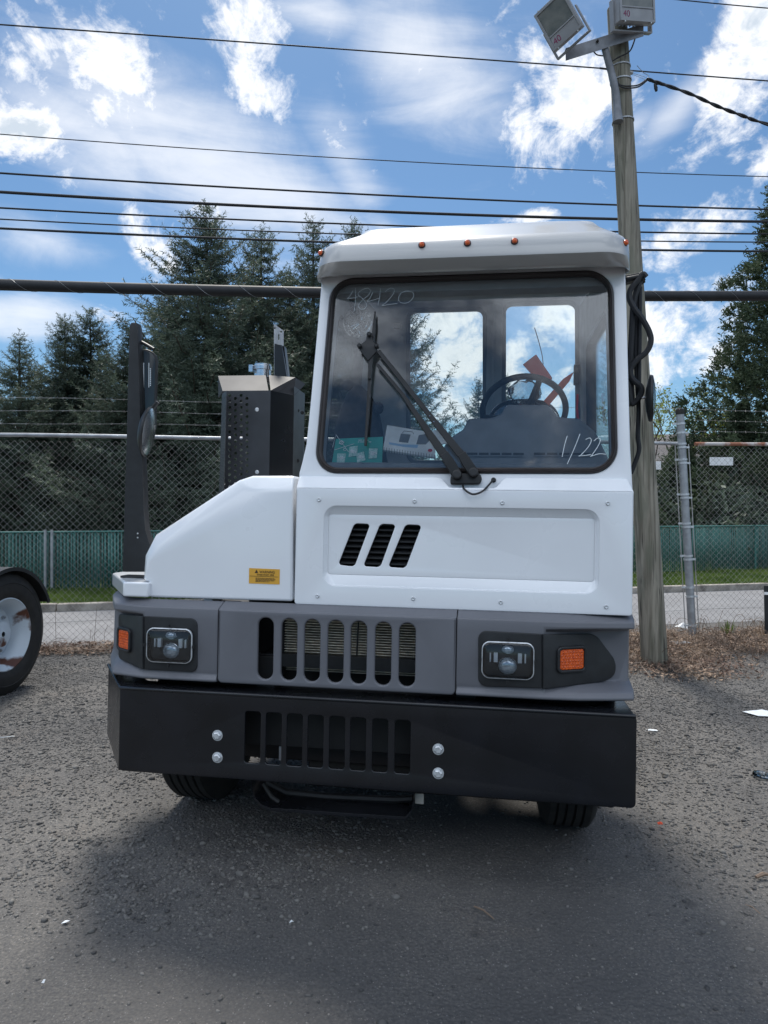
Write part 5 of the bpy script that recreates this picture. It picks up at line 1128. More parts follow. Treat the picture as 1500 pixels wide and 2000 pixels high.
b = MB(); c = K(513, 733, y=yq + .32); zz = K(513, 712, y=yq + .32).z; b.lathe([(.048, c.z - .05), (.048, zz), (.043, zz), (.043, c.z - .05)], V3((c.x, yq + .32, 0)), (0, 0, 1), 28); b.lathe([(.050, zz - .035), (.053, zz - .033), (.053, zz - .012), (.050, zz - .010)], V3((c.x, yq + .32, 0)), (0, 0, 1), 28); b.box((c.x - .068, yq + .27, zz - .05), (c.x - .045, yq + .30, zz - .01)); b.build('pipe_stub', M['chrome'], grd, smooth=30)
FK = Frame(K(545, 700, y=yq + .3), (1, .25, 0)); b = MB(); hq = [FK.px(*p) for p in ((537, 641), (549, 648))]; hls = [[h + V3((math.cos(a) * .005, math.sin(a) * .005)) for a in [2 * math.pi * k / 10 for k in range(10)]] for h in hq] + [[FK.px(*p) for p in ((543.5, 664), (545.5, 664), (545.5, 653), (543.5, 653))]]
b.add(*plate_geo(FK, FK.pxs([(535, 735), (554, 735), (554, 646), (535, 633)]), hls, .006, .001)); br = b.build('stack_bracket', M['steel'], T)
b = MB(); b.prism([K(536, 735, y=yq + .27), K(560, 735, y=yq + .27), K(550, 674, y=yq + .27), K(536, 671, y=yq + .27)], (0, .02, 0)); b.build('gusset', M['black'], br, bevel=.001)
b = MB(); b.prism([K(554, 735, y=yq + .30), K(562, 735, y=yq + .30), K(555, 676, y=yq + .30), K(549, 674, y=yq + .30)], (0, .05, 0)); b.build('gusset', M['black'], br, bevel=.001)

# ------------------------------------------------------------------ cab
zc0 = K(908, 957, y=.16).z; y0w = .16; SL = .13
nW = V3((0, 1, -SL)).normalized(); FWN = Frame((0, y0w, zc0), (1, 0, 0), (0, SL, 1))
cab = empty('cab', (0, 0, 0)); cab.parent = T
ol = FWN.pxs([(584, 957), (584, 925), (590, 903), (598, 868), (606, 790), (627, 560), (629, 530), (1221, 514), (1224, 600), (1231, 870), (1236, 958)])
wh = FWN.pxs([(614, 924), (1207, 925), (1197, 527), (647, 545)])
b = MB(); b.add(*plate_geo(FWN, roundpoly(ol[::-1], [.005] * len(ol)), [roundpoly(wh, [.10, .11, .11, .10], 10)[::-1]], .035, .006, res=3)); b.build('front_frame', M['white'], cab, smooth=35)
so = roundpoly(wh, [.105, .115, .115, .105], 12); si = roundpoly(FWN.pxs([(627, 913), (1196, 913), (1187, 537), (657, 554)]), [.075, .085, .085, .075], 12)
b = MB(); P_ = lambda l, h: [FWN.P(q, h) for q in l]; ra = 0
b.loft([P_(so, .0), P_(inset(so, .002), .008), P_(inset(so, .009), .012), P_(inset(so, .012), .009), P_(inset(so, .015), .011), P_(inset(si, -.004), .007), P_(si, -.002), P_(si, -.016), P_(so, -.016)], cap=False); b.build('window_seal', M['seal'], cab, smooth=60)
b = MB(); gl_ = inset(so, .010); b.loft([P_(gl_, -.006), P_(gl_, -.010)]); ws = b.build('windshield', M['glass'], cab, smooth=0)

# roof: stacked plan outlines
def plan(yf_, xl_, xr_, z, yb_, r): return [V3((q.x, q.y, z)) for q in roundpoly([(xl_, yf_), (xr_, yf_), (xr_, yb_), (xl_, yb_)], [r, r, .08, .08], 8)]
rs = []
for (py, yf_, pl_, pr_, yb_, r) in ((531, .25, 634, 1221, 1.50, .05), (527, .17, 623, 1228, 1.55, .09), (517, .13, 620, 1230, 1.57, .11), (501, .085, 620, 1231, 1.58, .13), (494, .085, 621, 1231, 1.58, .13), (473, .10, 625, 1230, 1.57, .13), (463, .125, 632, 1223, 1.55, .13), (460, .15, 640, 1215, 1.53, .12)):
    z = K(925, py, y=yf_).z; rs.append(plan(yf_, K(pl_, py, y=yf_ + .10).x, K(pr_, py, y=yf_ + .10).x, z, yb_, r))
b = MB(); zr = rs[-1][0].z; x0_, x1_ = K(640, 460, y=.25).x, K(1215, 460, y=.25).x
rs.append(plan(.30, x0_ + .10, x1_ - .06, K(925, 447, y=.30).z, 1.45, .10)); rs.append(plan(.36, x0_ + .13, x1_ - .09, K(925, 441, y=.36).z, 1.40, .10)); rs.append(plan(.60, x0_ + .2, x1_ - .16, K(925, 441, y=.36).z + .035, 1.2, .10))
rs = [[V3((p.x, p.y, p.z + .27 * max(0, min(1, (p.y - .35) / 1.0)))) for p in r_] for r_ in rs]
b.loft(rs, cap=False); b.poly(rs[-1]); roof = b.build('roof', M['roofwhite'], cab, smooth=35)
for (px, py) in ((824, 479), (913, 475.5), (1005, 472), (631, 495), (1217, 475.5)):
    yy = .098 if 700 < px < 1100 else .15; c = K(px, py, y=yy); s = 0 if 700 < px < 1100 else (-1 if px < 700 else 1); axn = V3((s * .8, -1, .1)).normalized()
    if s: c = c + V3((s * .004, 0, 0))
    mkr = empty('marker_light', c); mkr.parent = roof
    b = MB(); b.lathe([(.015, -.01), (.015, .004), (.012, .008)], (0, 0, 0), axn, 18); b.build('base', M['seal'], mkr)
    b = MB(); b.lathe([(.0115, .006), (.011, .012), (.008, .017), (.003, .019)], (0, 0, 0), axn, 18); b.build('lens', M['amber'], mkr)

# side and rear walls, outside skin and inner lining
f_bl, f_tl = FWN.P(ol[0]) , FWN.P(ol[6]); f_br, f_tr = FWN.P(ol[-1]), FWN.P(ol[7]); yr = 1.42
zrb, zrt = zc0 - .75, f_tl.z - .0
zlow = hzb - zc0 + .02
def side(sgn, fb, ft):
    o = V3((fb.x, y0w + .02, zc0)); vdir = (V3((ft.x, 0, ft.z)) - V3((fb.x, 0, zc0))); Ht = ft.z - zc0; fr = Frame(o, (0, 1, 0), vdir) if sgn > 0 else Frame(o + V3((0, yr - o.y, 0)), (0, -1, 0), vdir)
    D = yr - o.y; L = vdir.length; sl_ = SL * L
    if sgn > 0: outl = [(-.02, zlow), (D, zlow), (D, L + .15), (sl_, L)]; hole = roundpoly([(.20, .12), (D - .30, .12), (D - .30, L - .14), (.20 + .07, L - .14)], .07)
    else: outl = [(0, zlow), (D + .02, zlow), (D - sl_, L), (0, L + .15)]; hole = roundpoly([(.30, .12), (D - .20, .12), (D - .27, L - .14), (.30, L - .14)], .07)
    outl = [V3(p) for p in outl]
    b = MB(); b.add(*plate_geo(fr, outl, [hole], .02, .002)); wl = b.build('side_wall', M['white'], cab, smooth=35)
    b = MB(); b.add(*plate_geo(fr, [V3(p) for p in outl], [inset(hole, -.004)], .02, .003, h=-.023)); b.build('lining', M['interior'], wl, smooth=35)
    b = MB(); b.add(*plate_geo(fr, inset(hole, -.01), [inset(hole, .016)], .05, .004, h=-.018 + .025)); b.build('window_seal', M['seal'], wl, smooth=35)
    b = MB(); b.add(*plate_geo(fr, hole, [], .004, 0, h=-.010)); b.build('side_window', M['sideglass'], wl, smooth=0)
side(-1, f_bl + V3((.012, 0, 0)), f_tl + V3((.012, 0, 0))); side(1, f_br - V3((.012, 0, 0)), f_tr - V3((.012, 0, 0)))
FR_ = Frame((0, yr, 0)); xa, xb_ = f_bl.x + .01, f_br.x - .01
rh_ = [roundpoly(FR_.pxs([(801, 900), (944, 900), (944, 606), (800, 610)]), .045, 8), roundpoly(FR_.pxs([(987, 880), (1125, 880), (1124, 593), (987, 597)]), .045, 8)]
zW = f_tl.z
outl = [V3((xa, hzb + .02)), V3((xb_, hzb + .02)), V3((f_tr.x - .01, zW + .22)), V3((f_tl.x + .01, zW + .22))]
b = MB(); b.add(*plate_geo(FR_, outl, rh_, .02, .003)); rw = b.build('rear_wall', M['interior'], cab, smooth=35)
b = MB(); b.add(*plate_geo(FR_, outl, [inset(h, -.004) for h in rh_], .02, .002, h=-.022)); b.build('outer_skin', M['white'], rw, smooth=35)
for h in rh_:
    b = MB(); b.add(*plate_geo(FR_, inset(h, -.022), [inset(h, .004)], .016, .004, h=.012)); b.build('window_seal', M['dash'], rw, smooth=40)
    b = MB(); b.add(*plate_geo(FR_, inset(h, -.003), [], .004, 0, h=-.008)); b.build('rear_window', M['sideglass'], rw, smooth=0)
b = MB(); xm = (K(944, 700, y=yr).x + K(987, 700, y=yr).x) / 2; b.box((xm - .045, yr - .035, zc0 - .4), (xm + .045, yr - .001, zW + .16)); b.box((xm - .018, yr - .045, zc0 - .4), (xm + .004, yr - .036, zW + .16)); b.build('centre_post', M['interior'], rw, bevel=.004)
b = MB(); b.box((xa + .02, .36, hzb + .03), (xb_ - .02, yr - .02, hzb + .06)); b.build('cab_floor', M['dark'], cab)
b = MB(); b.prism([V3((f_tl.x + .03, .34, zW - .02)), V3((f_tl.x + .03, yr - .02, zW + .185)), V3((f_tl.x + .03, yr - .02, zW + .20)), V3((f_tl.x + .03, .34, zW - .005))], (f_tr.x - f_tl.x - .06, 0, 0)); b.box((f_tl.x + .03, .33, zW - .09), (f_tr.x - .03, .42, zW - .03)); b.build('headliner', M['interior'], cab, bevel=.006)
b = MB()
for s, p in ((1, f_bl), (-1, f_br)): t = f_tl if s > 0 else f_tr; b.prism([V3((p.x + s * .02, .21, zc0)), V3((p.x + s * .05, .23, zc0)), V3((p.x + s * .05, .28, zc0)), V3((p.x + s * .02, .28, zc0))], V3((t.x - p.x, SL * (zW - zc0), zW - zc0 - .02)))
b.build('pillar_lining', M['interior'], cab, bevel=.01)

# dashboard
FD = Frame((0, .50, 0)); dp = [(858, 985), (866, 872), (882, 852), (905, 838), (914, 817), (958, 816), (978, 809), (990, 789), (1072, 790), (1086, 811), (1100, 815), (1132, 816), (1164, 843), (1192, 900), (1200, 985)]
b = MB(); b.add(*plate_geo(FD, roundpoly(FD.pxs(dp)[::-1], .012), [], .42, .02, res=3)); dsh = b.build('dashboard', M['dash'], cab, smooth=40)
zs = K(760, 905, y=.28).z; b = MB(); b.box((f_bl.x + .05, .22, zs - .25), (f_br.x - .05, .62, zs)); b.build('dash_shelf', M['dash'], dsh, bevel=.012)
for (x0, x1) in ((912, 1023), (1043, 1162)):
    b = MB(); q0, q1_ = K(x0, 884, y=.494), K(x1, 889, y=.494); b.box((q0.x, .494, q1_.z), (q1_.x, .502, q0.z)); v_ = b.build('air_vent', M['dark'], dsh)
    b = MB()
    for k in range(1, 5): x = q0.x + (q1_.x - q0.x) * k / 5; b.box((x - .004, .490, q1_.z), (x + .004, .4935, q0.z))
    b.box((q0.x, .490, q1_.z - .006), (q1_.x, .4935, q1_.z - .001)); b.build('vent_rib', M['dash'], v_)
# steering wheel
cw = K(1023, 803, y=.82); th_ = rad(46); du = V3((0, -math.cos(th_), math.sin(th_))); Rw = .205; b = MB()
b.tube([cw + V3((1, 0, 0)) * Rw * math.cos(a) + du * Rw * math.sin(a) for a in [2 * math.pi * k / 64 for k in range(65)]], .0155, 12, cap=False); sw = b.build('steering_wheel', M['blackplastic'], cab)
b = MB(); hb = cw + V3((0, -.05, -.05))
for a in (70, 190, 310): p = cw + V3((1, 0, 0)) * Rw * math.cos(rad(a)) + du * Rw * math.sin(rad(a)); b.tube([hb, hb.lerp(p, .5) + V3((0, 0, -.005)), p], [.024, .019, .014], 8)
b.ball(hb, .055, 10, (1, 1, .5)); b.tube([hb, hb + V3((0, -.25, -.3))], .04, 12); b.build('spoke', M['blackplastic'], sw)
# driver seat with clear wrap, folded passenger seat
b = MB(); c0, c1 = K(955, 800, y=1.1), K(1092, 800, y=1.1); zt0 = K(1020, 778, y=1.1).z
so_ = roundpoly([(c0.x, zt0 - .9), (c1.x, zt0 - .9), (c1.x, zt0 - .04), ((c0.x + c1.x) / 2, zt0), (c0.x, zt0 - .04)], [.02, .02, .12, .2, .12], 8)
b.add(*plate_geo(Frame((0, 1.08, 0)), so_, [], .12, .03, res=3)); seat = b.build('driver_seat', M['fabric'], cab, smooth=50)
b = MB(); b.add(*plate_geo(Frame((0, 1.05, 0)), inset(so_, -.006), [], .18, .03, res=2)); b.build('seat_wrap', M['film'], seat, smooth=50)
b = MB(); rg = []; cb_ = K(1024, 770, y=1.0)
for k in range(7): a = k / 6; rr = .085 * math.sin(.35 + a * 2.3) ; rg.append([cb_ + V3((math.cos(t) * rr * (1 + .12 * math.sin(5 * t + k)), math.sin(t) * rr * .5, -.06 + .13 * a + .008 * math.sin(4 * t + 2 * k))) for t in [2 * math.pi * q / 20 for q in range(20)]])
b.loft(rg); b.build('headrest_wrap', M['film'], seat, smooth=20)
FP = Frame((0, .78, 0)); b = MB(); b.add(*plate_geo(FP, roundpoly(FP.pxs([(643, 985), (648, 900), (651, 840), (662, 800), (676, 765), (694, 745), (712, 757), (735, 790), (743, 830), (752, 890), (770, 985)])[::-1], .03), [], .10, .03, res=3)); ps = b.build('passenger_seat', M['fabric'], cab, smooth=50)
b = MB(); c = K(679, 752, y=.8); b.ball(c, .035, 8, (1, .6, .9)); c = K(740, 797, y=.76); b.ball(c, .028, 8, (.9, .8, 1.1)); b.build('seat_knob', M['fabric'], ps)
b = MB(); b.tube([K(1128, 770, y=1.2), K(1127, 800, y=1.2), K(1130, 830, y=1.15)], .006, 6); b.build('seat_belt', M['red'], cab)
b = MB(); b.box((K(1124, 740, y=1.36).x - .01, 1.34, K(1124, 752, y=1.36).z), (K(1132, 740, y=1.36).x, 1.38, K(1124, 712, y=1.36).z)); b.build('door_latch', M['blackplastic'], cab, bevel=.006)
b = MB(); q = K(776, 636, y=yr - .03); b.box((q.x - .022, yr - .03, q.z - .014), (q.x + .022, yr - .01, q.z + .014)); b.build('switch', M['dash'], rw, bevel=.003)
# cab fan with wire cage
fan = empty('fan', K(699, 628, y=.55)); fan.parent = cab; fx = V3((.55, -.75, -.35)).normalized(); b = MB(); u_ = fx.orthogonal().normalized(); w2 = fx.cross(u_); 
for k in range(20): a = 2 * math.pi * k / 20; e_ = u_ * math.cos(a) + w2 * math.sin(a); b.tube([fx * .035 + e_ * .012, fx * .03 + e_ * .05, fx * .0 + e_ * .075, -fx * .03 + e_ * .055], .0014, 4)
for rr, hh in ((.035, .033), (.06, .022), (.075, 0)): b.tube([fx * hh + (u_ * math.cos(a) + w2 * math.sin(a)) * rr for a in [2 * math.pi * k / 30 for k in range(31)]], .0014, 4, cap=False)
b.build('fan_cage', M['chrome'], fan)
b = MB()
for k in range(4): a = k * math.pi / 2; e_ = u_ * math.cos(a) + w2 * math.sin(a); e2 = u_ * math.cos(a + .9) + w2 * math.sin(a + .9); b.prism([fx * .005 + e_ * .012, fx * .005 + e_ * .062, -fx * .006 + e2 * .062, -fx * .006 + e2 * .012], fx * .002)
b.build('fan_blade', M['blackplastic'], fan)
b = MB(); b.lathe([(.03, -.02), (.034, -.05), (.03, -.08)], (0, 0, 0), fx, 16); b.tube([-fx * .06, V3((-.03, .03, .08)), V3((-.04, .04, .14))], .016, 8); b.build('fan_mount', M['blackplastic'], fan)

# wipers ----------------------------------------------------------
WP = lambda px, py, h: (lambda q: FWN.P(q, h))(FWN.px(px, py))
wip = empty('wiper', (0, 0, 0)); wip.parent = cab
def bar(b, pts, w, th, h): # flat bar on the windshield plane, w in px at each point
    A = [FWN.px(*p) for p in pts]; Lf, Rt = [], []
    for i, p in enumerate(A):
        d = (A[min(i + 1, len(A) - 1)] - A[max(i - 1, 0)]).normalized(); nrm = V3((-d.y, d.x)); ww = (w[i] if isinstance(w, (list, tuple)) else w) / 455 / 2; Lf.append(p + nrm * ww); Rt.append(p - nrm * ww)
    hh = h if isinstance(h, (list, tuple)) else [h] * len(A)
    b.loft([[FWN.P(Lf[i], hh[i]), FWN.P(Rt[i], hh[i]), FWN.P(Rt[i], hh[i] + th), FWN.P(Lf[i], hh[i] + th)] for i in range(len(A))])
b = MB(); bar(b, [(742, 692), (838, 813), (902, 893)], [8, 10, 16], .010, [.035, .035, .035]); b.build('wiper_arm', M['blackplastic'], wip, bevel=.002)
b = MB(); bar(b, [(738, 716), (790, 778), (868, 892)], [6, 7, 17], .010, [.034, .032, .032]); b.build('wiper_arm', M['blackplastic'], wip, bevel=.002)
for pts in ([(868, 890), (880, 908), (893, 930)], [(902, 890), (912, 907), (925, 926)]):
    b = MB(); bar(b, pts, [16, 19, 19], .022, [.030, .028, .020]); c = WP(*pts[-1], .018); b.lathe([(.021, 0), (.021, .026), (.016, .030)], c, FWN.n, 18); b.build('arm_head', M['blackplastic'], wip, bevel=.003)
b = MB(); b.add(*plate_geo(FWN, roundpoly(FWN.pxs([(880, 947), (937, 947), (942, 937), (938, 927), (884, 925), (880, 935)])[::1][::-1], .008), [], .03, .004, h=.022)); b.build('pivot_base', M['blackplastic'], wip, smooth=40)
b = MB(); bar(b, [(734, 612), (733, 640), (726, 700), (722, 780), (715.5, 873)], [2, 6, 7, 7, 5], .012, [.014, .016, .018, .016, .014]); bl = b.build('wiper_blade', M['blackplastic'], wip, bevel=.002)
b = MB(); bar(b, [(731, 668), (727, 700), (724, 745)], [4, 9, 6], .010, .030); b.add(*plate_geo(FWN, roundpoly(FWN.pxs([(720, 658), (730, 657), (731, 672), (741, 683), (738, 694), (722, 712), (704, 688), (706, 680), (718, 672)]), .006)[::-1], [], .014, .003, h=.045))
for (px, py) in ((706, 684), (739, 684), (725, 662)): b.lathe([(.010, 0), (.010, .02), (.006, .024)], WP(px, py, .038), FWN.n, 12)
b.build('blade_carrier', M['blackplastic'], wip, smooth=40)
b = MB()
for k in range(7): b.lathe([(.0016, 0), (.001, .001)], WP(731 - k * 2.2 + (1 if k % 2 else 0), 700 + k * 26, .032), FWN.n, 6)
for (px, py) in ((841, 818), (849, 829)): b.lathe([(.003, 0), (.002, .002)], WP(px, py, .046), FWN.n, 8)
b.build('glint_rivet', M['chrome'], wip)
b = MB(); b.tube(spline([WP(904, 946, .015), WP(906, 956, .040), WP(914, 965, .055), WP(926, 970, .062), WP(942, 964, .055), WP(954, 951, .035), WP(963, 938, .012)], 6), .0042, 8); b.lathe([(.0105, 0), (.0105, .008), (.006, .012)], WP(964, 938, .0), FWN.n, 14); b.build('washer_hose', M['blackplastic'], wip)

# hand lettering on the glass
def strokes(name, lst, r=.0014):
    b = MB()
    for s in lst: b.tube(spline([WP(*p, -.0035) for p in s], 5) if len(s) > 2 else [WP(*p, -.0035) for p in s], r, 4)
    return b.build(name, M['chalk'], ws)
strokes('glass_number', [[(689, 567), (683, 578), (679, 583), (698, 579)], [(694, 562), (694, 585), (692, 607)],
    [(724, 567), (718, 562), (706, 566), (699, 574), (708, 583), (716, 594), (712, 602), (704, 603), (700, 596), (708, 585), (719, 576), (724, 567)],
    [(728, 570), (722, 582), (718, 588), (742, 581)], [(743, 562), (741, 580), (738, 596)],
    [(752, 569), (762, 562), (770, 565), (766, 576), (754, 590), (746, 596), (760, 594), (776, 592)],
    [(800, 568), (784, 571), (778, 583), (784, 591), (797, 590), (807, 580), (806, 571), (795, 567), (788, 569)]], .0011)
strokes('glass_number', [[(1108, 851), (1103, 868), (1098, 892)], [(1133, 847), (1122, 875), (1108, 906)],
    [(1144, 858), (1152, 855), (1155, 861), (1148, 874), (1134, 889), (1131, 890), (1145, 889), (1155, 887)],
    [(1160, 861), (1168, 855), (1173, 859), (1167, 873), (1156, 889), (1154, 891), (1170, 886), (1184, 887)]], .0017)

# cable bundle and mirror on the right of the cab -----------------
cb = empty('cable_bundle', (0, 0, 0)); cb.parent = cab; yc_ = .42
b = MB(); b.tube(spline([K(*p, y=yc_) for p in ((1262, 541), (1255, 535), (1245, 548), (1232, 565), (1229, 582), (1240, 604), (1254, 622), (1268, 648), (1271, 668), (1262, 688), (1243, 704), (1231, 723), (1236, 741), (1252, 756), (1251, 772), (1240, 786), (1233, 790))], 5), .0125, 8); b.build('cable', M['cable'], cb)
b = MB(); b.tube(spline([K(*p, y=yc_ + .04) for p in ((1258, 548), (1247, 560), (1244, 600), (1242, 700), (1247, 790), (1246, 850), (1248, 880), (1238, 910), (1232, 925))], 5), .010, 8); b.build('cable', M['cable'], cb)
b = MB(); b.tube(spline([K(*p, y=yc_ + .02) for p in ((1250, 548), (1238, 590), (1234, 650), (1231, 720), (1234, 780))], 5), .013, 8); b.tube([K(*p, y=yc_ + .03) for p in ((1251, 560), (1249, 700), (1248, 770))], .008, 6); b.build('cable', M['cable'], cb)
b = MB(); b.prism([K(*p, y=yc_) for p in ((1221, 537), (1250, 532), (1258, 539), (1262, 546), (1245, 545), (1222, 552))], (0, .05, 0)); b.tube([K(1223, 545, y=yc_), K(1262, 537, y=yc_)], .010, 8)
b.build('cable_bracket', M['blackplastic'], cb, bevel=.003)
b = MB(); b.prism([K(*p, y=yc_) for p in ((1227, 740), (1233, 752), (1240, 790), (1232, 792), (1228, 770))], (0, .05, 0)); b.build('cable_bracket', M['blackplastic'], cb, bevel=.003)
c = K(1270, 778, y=yc_); axr = V3((.97, -.18, 0)).normalized(); b = MB(); b.lathe([(.10, .010), (.103, .0), (.098, -.006), (.05, -.018), (.01, -.022)], c, axr, 28); cm = b.build('convex_mirror', M['blackplastic'], cab, smooth=50)
b = MB(); b.lathe([(.098, .008), (.06, .016), (.01, .020)], c + axr * .003, axr, 28); b.build('mirror_glass', M['chrome'], cm, smooth=60)
b = MB(); b.tube([K(1248, 777, y=yc_), c], .006, 8); b.build('mirror_stem', M['chrome'], cm)

# chassis, front and rear wheels ---------------------------------
axY = .78; Rt = .50
xlw = K(330, 1530, y=.55).x; xrw = K(1176, 1600, y=.55).x
hubz = Rt + 0.0
wheel(T, (xlw + .02, axY, hubz), (-1, 0, 0), Rt, .25, name='front_wheel'); wheel(T, (xrw - .03, axY, hubz), (1, 0, 0), Rt, .25, name='front_wheel')
b = MB(); b.tube([(xlw + .25, axY, hubz), (xlw + .4, axY, hubz - .06), (xrw - .4, axY, hubz - .06), (xrw - .25, axY, hubz)], .05, 10); b.build('front_axle', M['dark'], T)
xc = (xlw + xrw) / 2
b = MB()
for s in (-1, 1): b.box((xc + s * .43 - .04, .15, .60), (xc + s * .43 + .04, 4.4, .85))
for y in (.3, 1.6, 2.8, 4.3): b.box((xc - .39, y, .64), (xc + .39, y + .1, .82))
b.build('frame_rail', M['dark'], T, bevel=.004)
yr_ax = 3.6
for s in (-1, 1): wheel(T, (xc + s * 1.18, yr_ax, Rt), (s, 0, 0), Rt, .28, name='rear_wheel'); wheel(T, (xc + s * .85, yr_ax, Rt), (s, 0, 0), Rt, .28, name='rear_wheel', rim=False)
b = MB(); b.tube([(xc - .6, yr_ax, Rt), (xc + .6, yr_ax, Rt)], .09, 12); b.ball((xc, yr_ax, Rt), .22, 10); b.build('rear_axle', M['dark'], T)
b = MB(); b.lathe([(.45, 0), (.45, .03), (.1, .035)], (xc, yr_ax - .1, .98), (0, 0, 1), 40); b.box((xc - .38, yr_ax - .35, .86), (xc + .38, yr_ax + .35, .98)); b.build('fifth_wheel', M['dark'], T, bevel=.006)
b = MB(); b.lathe([(.01, -.4), (.27, -.38), (.28, -.3), (.28, .3), (.27, .38), (.01, .4)], (xc + .95, 2.1, .62), (0, 1, 0), 28); b.build('fuel_tank', M['steel'], T)
b = MB(); b.box((xlw + .05, .86, .88), (hx0 - .02, 1.9, .96)); b.box((hx0, yr + .05, .86), (hx1 - .1, 2.6, .90)); b.build('deck_plate', M['dark'], T, bevel=.004)
b = MB(); b.box((xc - .30, .5, .55), (xc + .30, 1.7, .92)); b.box((xc - .2, .45, .32), (xc + .2, .9, .55)); b.build('engine', M['dark'], T, bevel=.03)

# ------------------------------------------------------------------ loose things inside the cab
TMW = Matrix.Translation(OT) @ RM.to_4x4()
def loose(o): o.matrix_world = TMW @ o.matrix_world if o.parent is None else o.matrix_world; return o
FCd = Frame((0, .235, zs), (1, 0, 0), (0, .10, 1)); cd_ = empty('instruction_card'); tag(cd_, 'teal green card with small parts bags standing behind the windshield bottom left', 'card')
co = FCd.pxs([(647, 912), (746, 911), (748, 853), (656, 857)]); b = MB(); b.add(*plate_geo(FCd, co, [], .0016, 0)); b.build('card', M['teal'], cd_, smooth=0)
b = MB()
for k in range(13): y = 873 + k * 3.0; b.prism([FCd.P(q, .0008) for q in FCd.pxs([(655 - k * .6 , y + .7), (746.5, y + .3), (746.5, y - .3), (655 - k * .6, y - .1)])], FCd.n * .0004)
b.build('printed_lines', M['teal3'], cd_, smooth=0)
for q in ([(658, 904), (673, 904), (676, 886), (659, 886)], [(681, 893), (698, 890), (699, 871), (683, 873)], [(698, 904), (714, 899), (711, 882), (696, 886)], [(720, 896), (736, 895), (738, 876), (721, 876)]):
    b = MB(); b.add(*plate_geo(FCd, FCd.pxs(q), [], .004, .001, h=.0045)); bg_ = b.build('parts_bag', M['teal2'], cd_)
    b = MB(); c = FCd.P((FCd.px(*q[0]) + FCd.px(*q[2])) / 2, .006)
    for k in range(3): b.tube([c + FCd.u * (random.uniform(-.012, .012) + .006 * math.cos(a)) * 1 + FCd.v * (random.uniform(-.003, .003) + .006 * math.sin(a)) for a in [k2 * 1.05 for k2 in range(7)]], .0014, 4)
    b.build('small_part', M['paper'], bg_)
b = MB(); T2 = lambda px, py, h=.004: FCd.P(FCd.px(px, py), h)
b.tube([T2(650, 874), T2(657, 850, .01), T2(681, 883)], .0013, 5); b.tube([T2(654, 879), T2(692, 867)], .0011, 5); b.tube([T2(665, 862), T2(663, 866), T2(668, 868), T2(672, 864), T2(667, 861)], .003, 6); b.tube([T2(674 + 3 * math.cos(a), 878 + 2.4 * math.sin(a)) for a in [k * .7 for k in range(10)]], .0011, 5)
b.build('wire_clips', M['paper'], cd_)
b = MB(); [b.prism([FCd.P(q, .0009) for q in FCd.pxs([(x0, y + .9), (x1, y + .9), (x1, y - .4), (x0, y - .4)])], FCd.n * .0004) for y, runs in ((859.5, ((700, 707), (708.5, 713), (718, 720))), (863, ((699, 702), (703.5, 712), (720, 725)))) for x0, x1 in runs]; b.build('card_print', M['chalk'], cd_, smooth=0)
loose(cd_)
FNb = Frame(K(800, 890, y=.30), (1, .06, 0), (-.05, .25, .30)); nb_ = empty('spiral_manual'); tag(nb_, 'white spiral bound manual with a photo cover lying on the dash', 'manual')
no = FNb.pxs([(748, 878), (851, 893), (846, 845), (756, 830)]); b = MB(); b.add(*plate_geo(FNb, no, [], .012, .001)); b.build('cover', M['paper'], nb_)
b = MB(); b.add(*plate_geo(FNb, FNb.pxs([(779, 863), (797, 865), (802, 849), (783, 847)]), [], .0008, 0, h=.0009)); b.add(*plate_geo(FNb, FNb.pxs([(813, 868), (832, 868), (846, 853), (838, 847), (818, 850)]), [], .0008, 0, h=.0009)); b.tube([FNb.P(FNb.px(*p), .001) for p in ((786, 846), (789, 842), (806, 844), (808, 848))], .0016, 4); b.build('cover_photo', M['dash'], nb_, smooth=0)
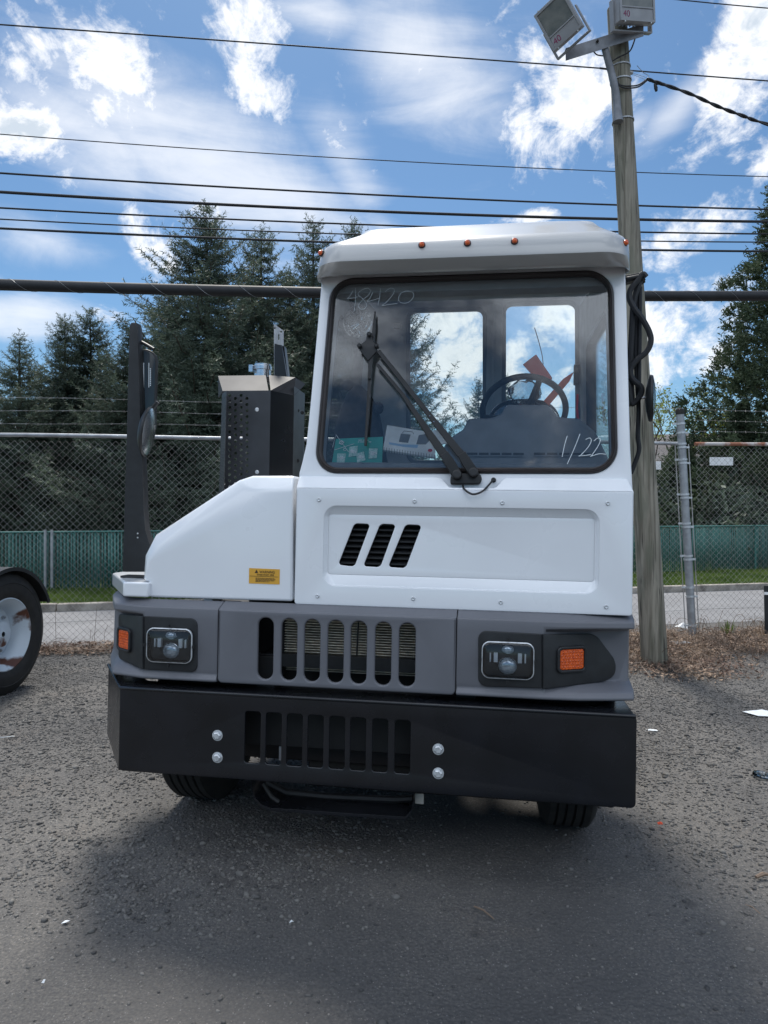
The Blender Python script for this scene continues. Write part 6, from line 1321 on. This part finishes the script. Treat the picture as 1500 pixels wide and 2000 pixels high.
b = MB(); b.add(*plate_geo(FNb, FNb.pxs([(760, 868), (790, 873), (815, 875), (817, 869), (785, 868), (760, 864)]), [], .0008, 0, h=.0009)); b.build('cover_band', M['bluepaper'] if 'bluepaper' in M else M['paper'], nb_, smooth=0)
b = MB(); c = FNb.px(840, 880); b.prism([FNb.P(c + V3((math.cos(a) * .010, math.sin(a) * .010)), .001) for a in [k * .4 for k in range(15)]], FNb.n * .0006); b.build('red_dot', M['red'], nb_, smooth=0)
for k in range(20):
    t = k / 19; c = no[0].lerp(no[1], .02 + t * .96); b = MB(); b.tube([FNb.P(c + V3((0, .010)), .004), FNb.P(c + V3((0, .004)), .010), FNb.P(c + V3((0, -.008)), .006), FNb.P(c + V3((0, -.012)), -.004), FNb.P(c + V3((0, -.002)), -.010), FNb.P(c + V3((0, .008)), -.010)], .0012, 5); b.build('spiral_ring', M['dash'], nb_)
loose(nb_)

b = MB(); FP2 = Frame(K(845, 850, y=.42), (1, .1, 0), (0, .6, .5)); b.add(*plate_geo(FP2, FP2.pxs([(838, 868), (880, 866), (872, 838), (835, 842)]), [], .003, .0005)); tag(loose(b.build('folded_papers', M['paper'])), 'folded white papers lying behind the spiral manual', 'papers')
FT = Frame((0, .78, 0)); b = MB(); hp = FT.px(1066, 746)
b.add(*plate_geo(FT, roundpoly(FT.pxs([(1048, 742), (1068, 750), (1080, 740), (1047, 692), (1021, 712)])[::1], [.004, .008, .012, .002, .002]), [], .0015, 0)); rt = b.build('red_tag', M['red'], smooth=0); tag(rt, 'red card tag hanging off the top of the steering wheel', 'tag')
b = MB(); b.tube(spline([K(*p, y=.78) for p in ((1044, 640), (1051, 663), (1058, 690), (1061, 712))], 5), .0022, 5); b.build('cable_tie', M['blackplastic'], rt); loose(rt)
b = MB(); FT2 = Frame(K(1090, 760, y=.9), (1, .5, 0)); b.add(*plate_geo(FT2, FT2.pxs([(1062, 783), (1072, 792), (1112, 745), (1121, 726), (1100, 740)]), [], .0015, 0)); ot = b.build('orange_tag', M['orangered'], smooth=0); tag(loose(ot), 'long orange red card hung through the steering wheel by the door', 'tag')
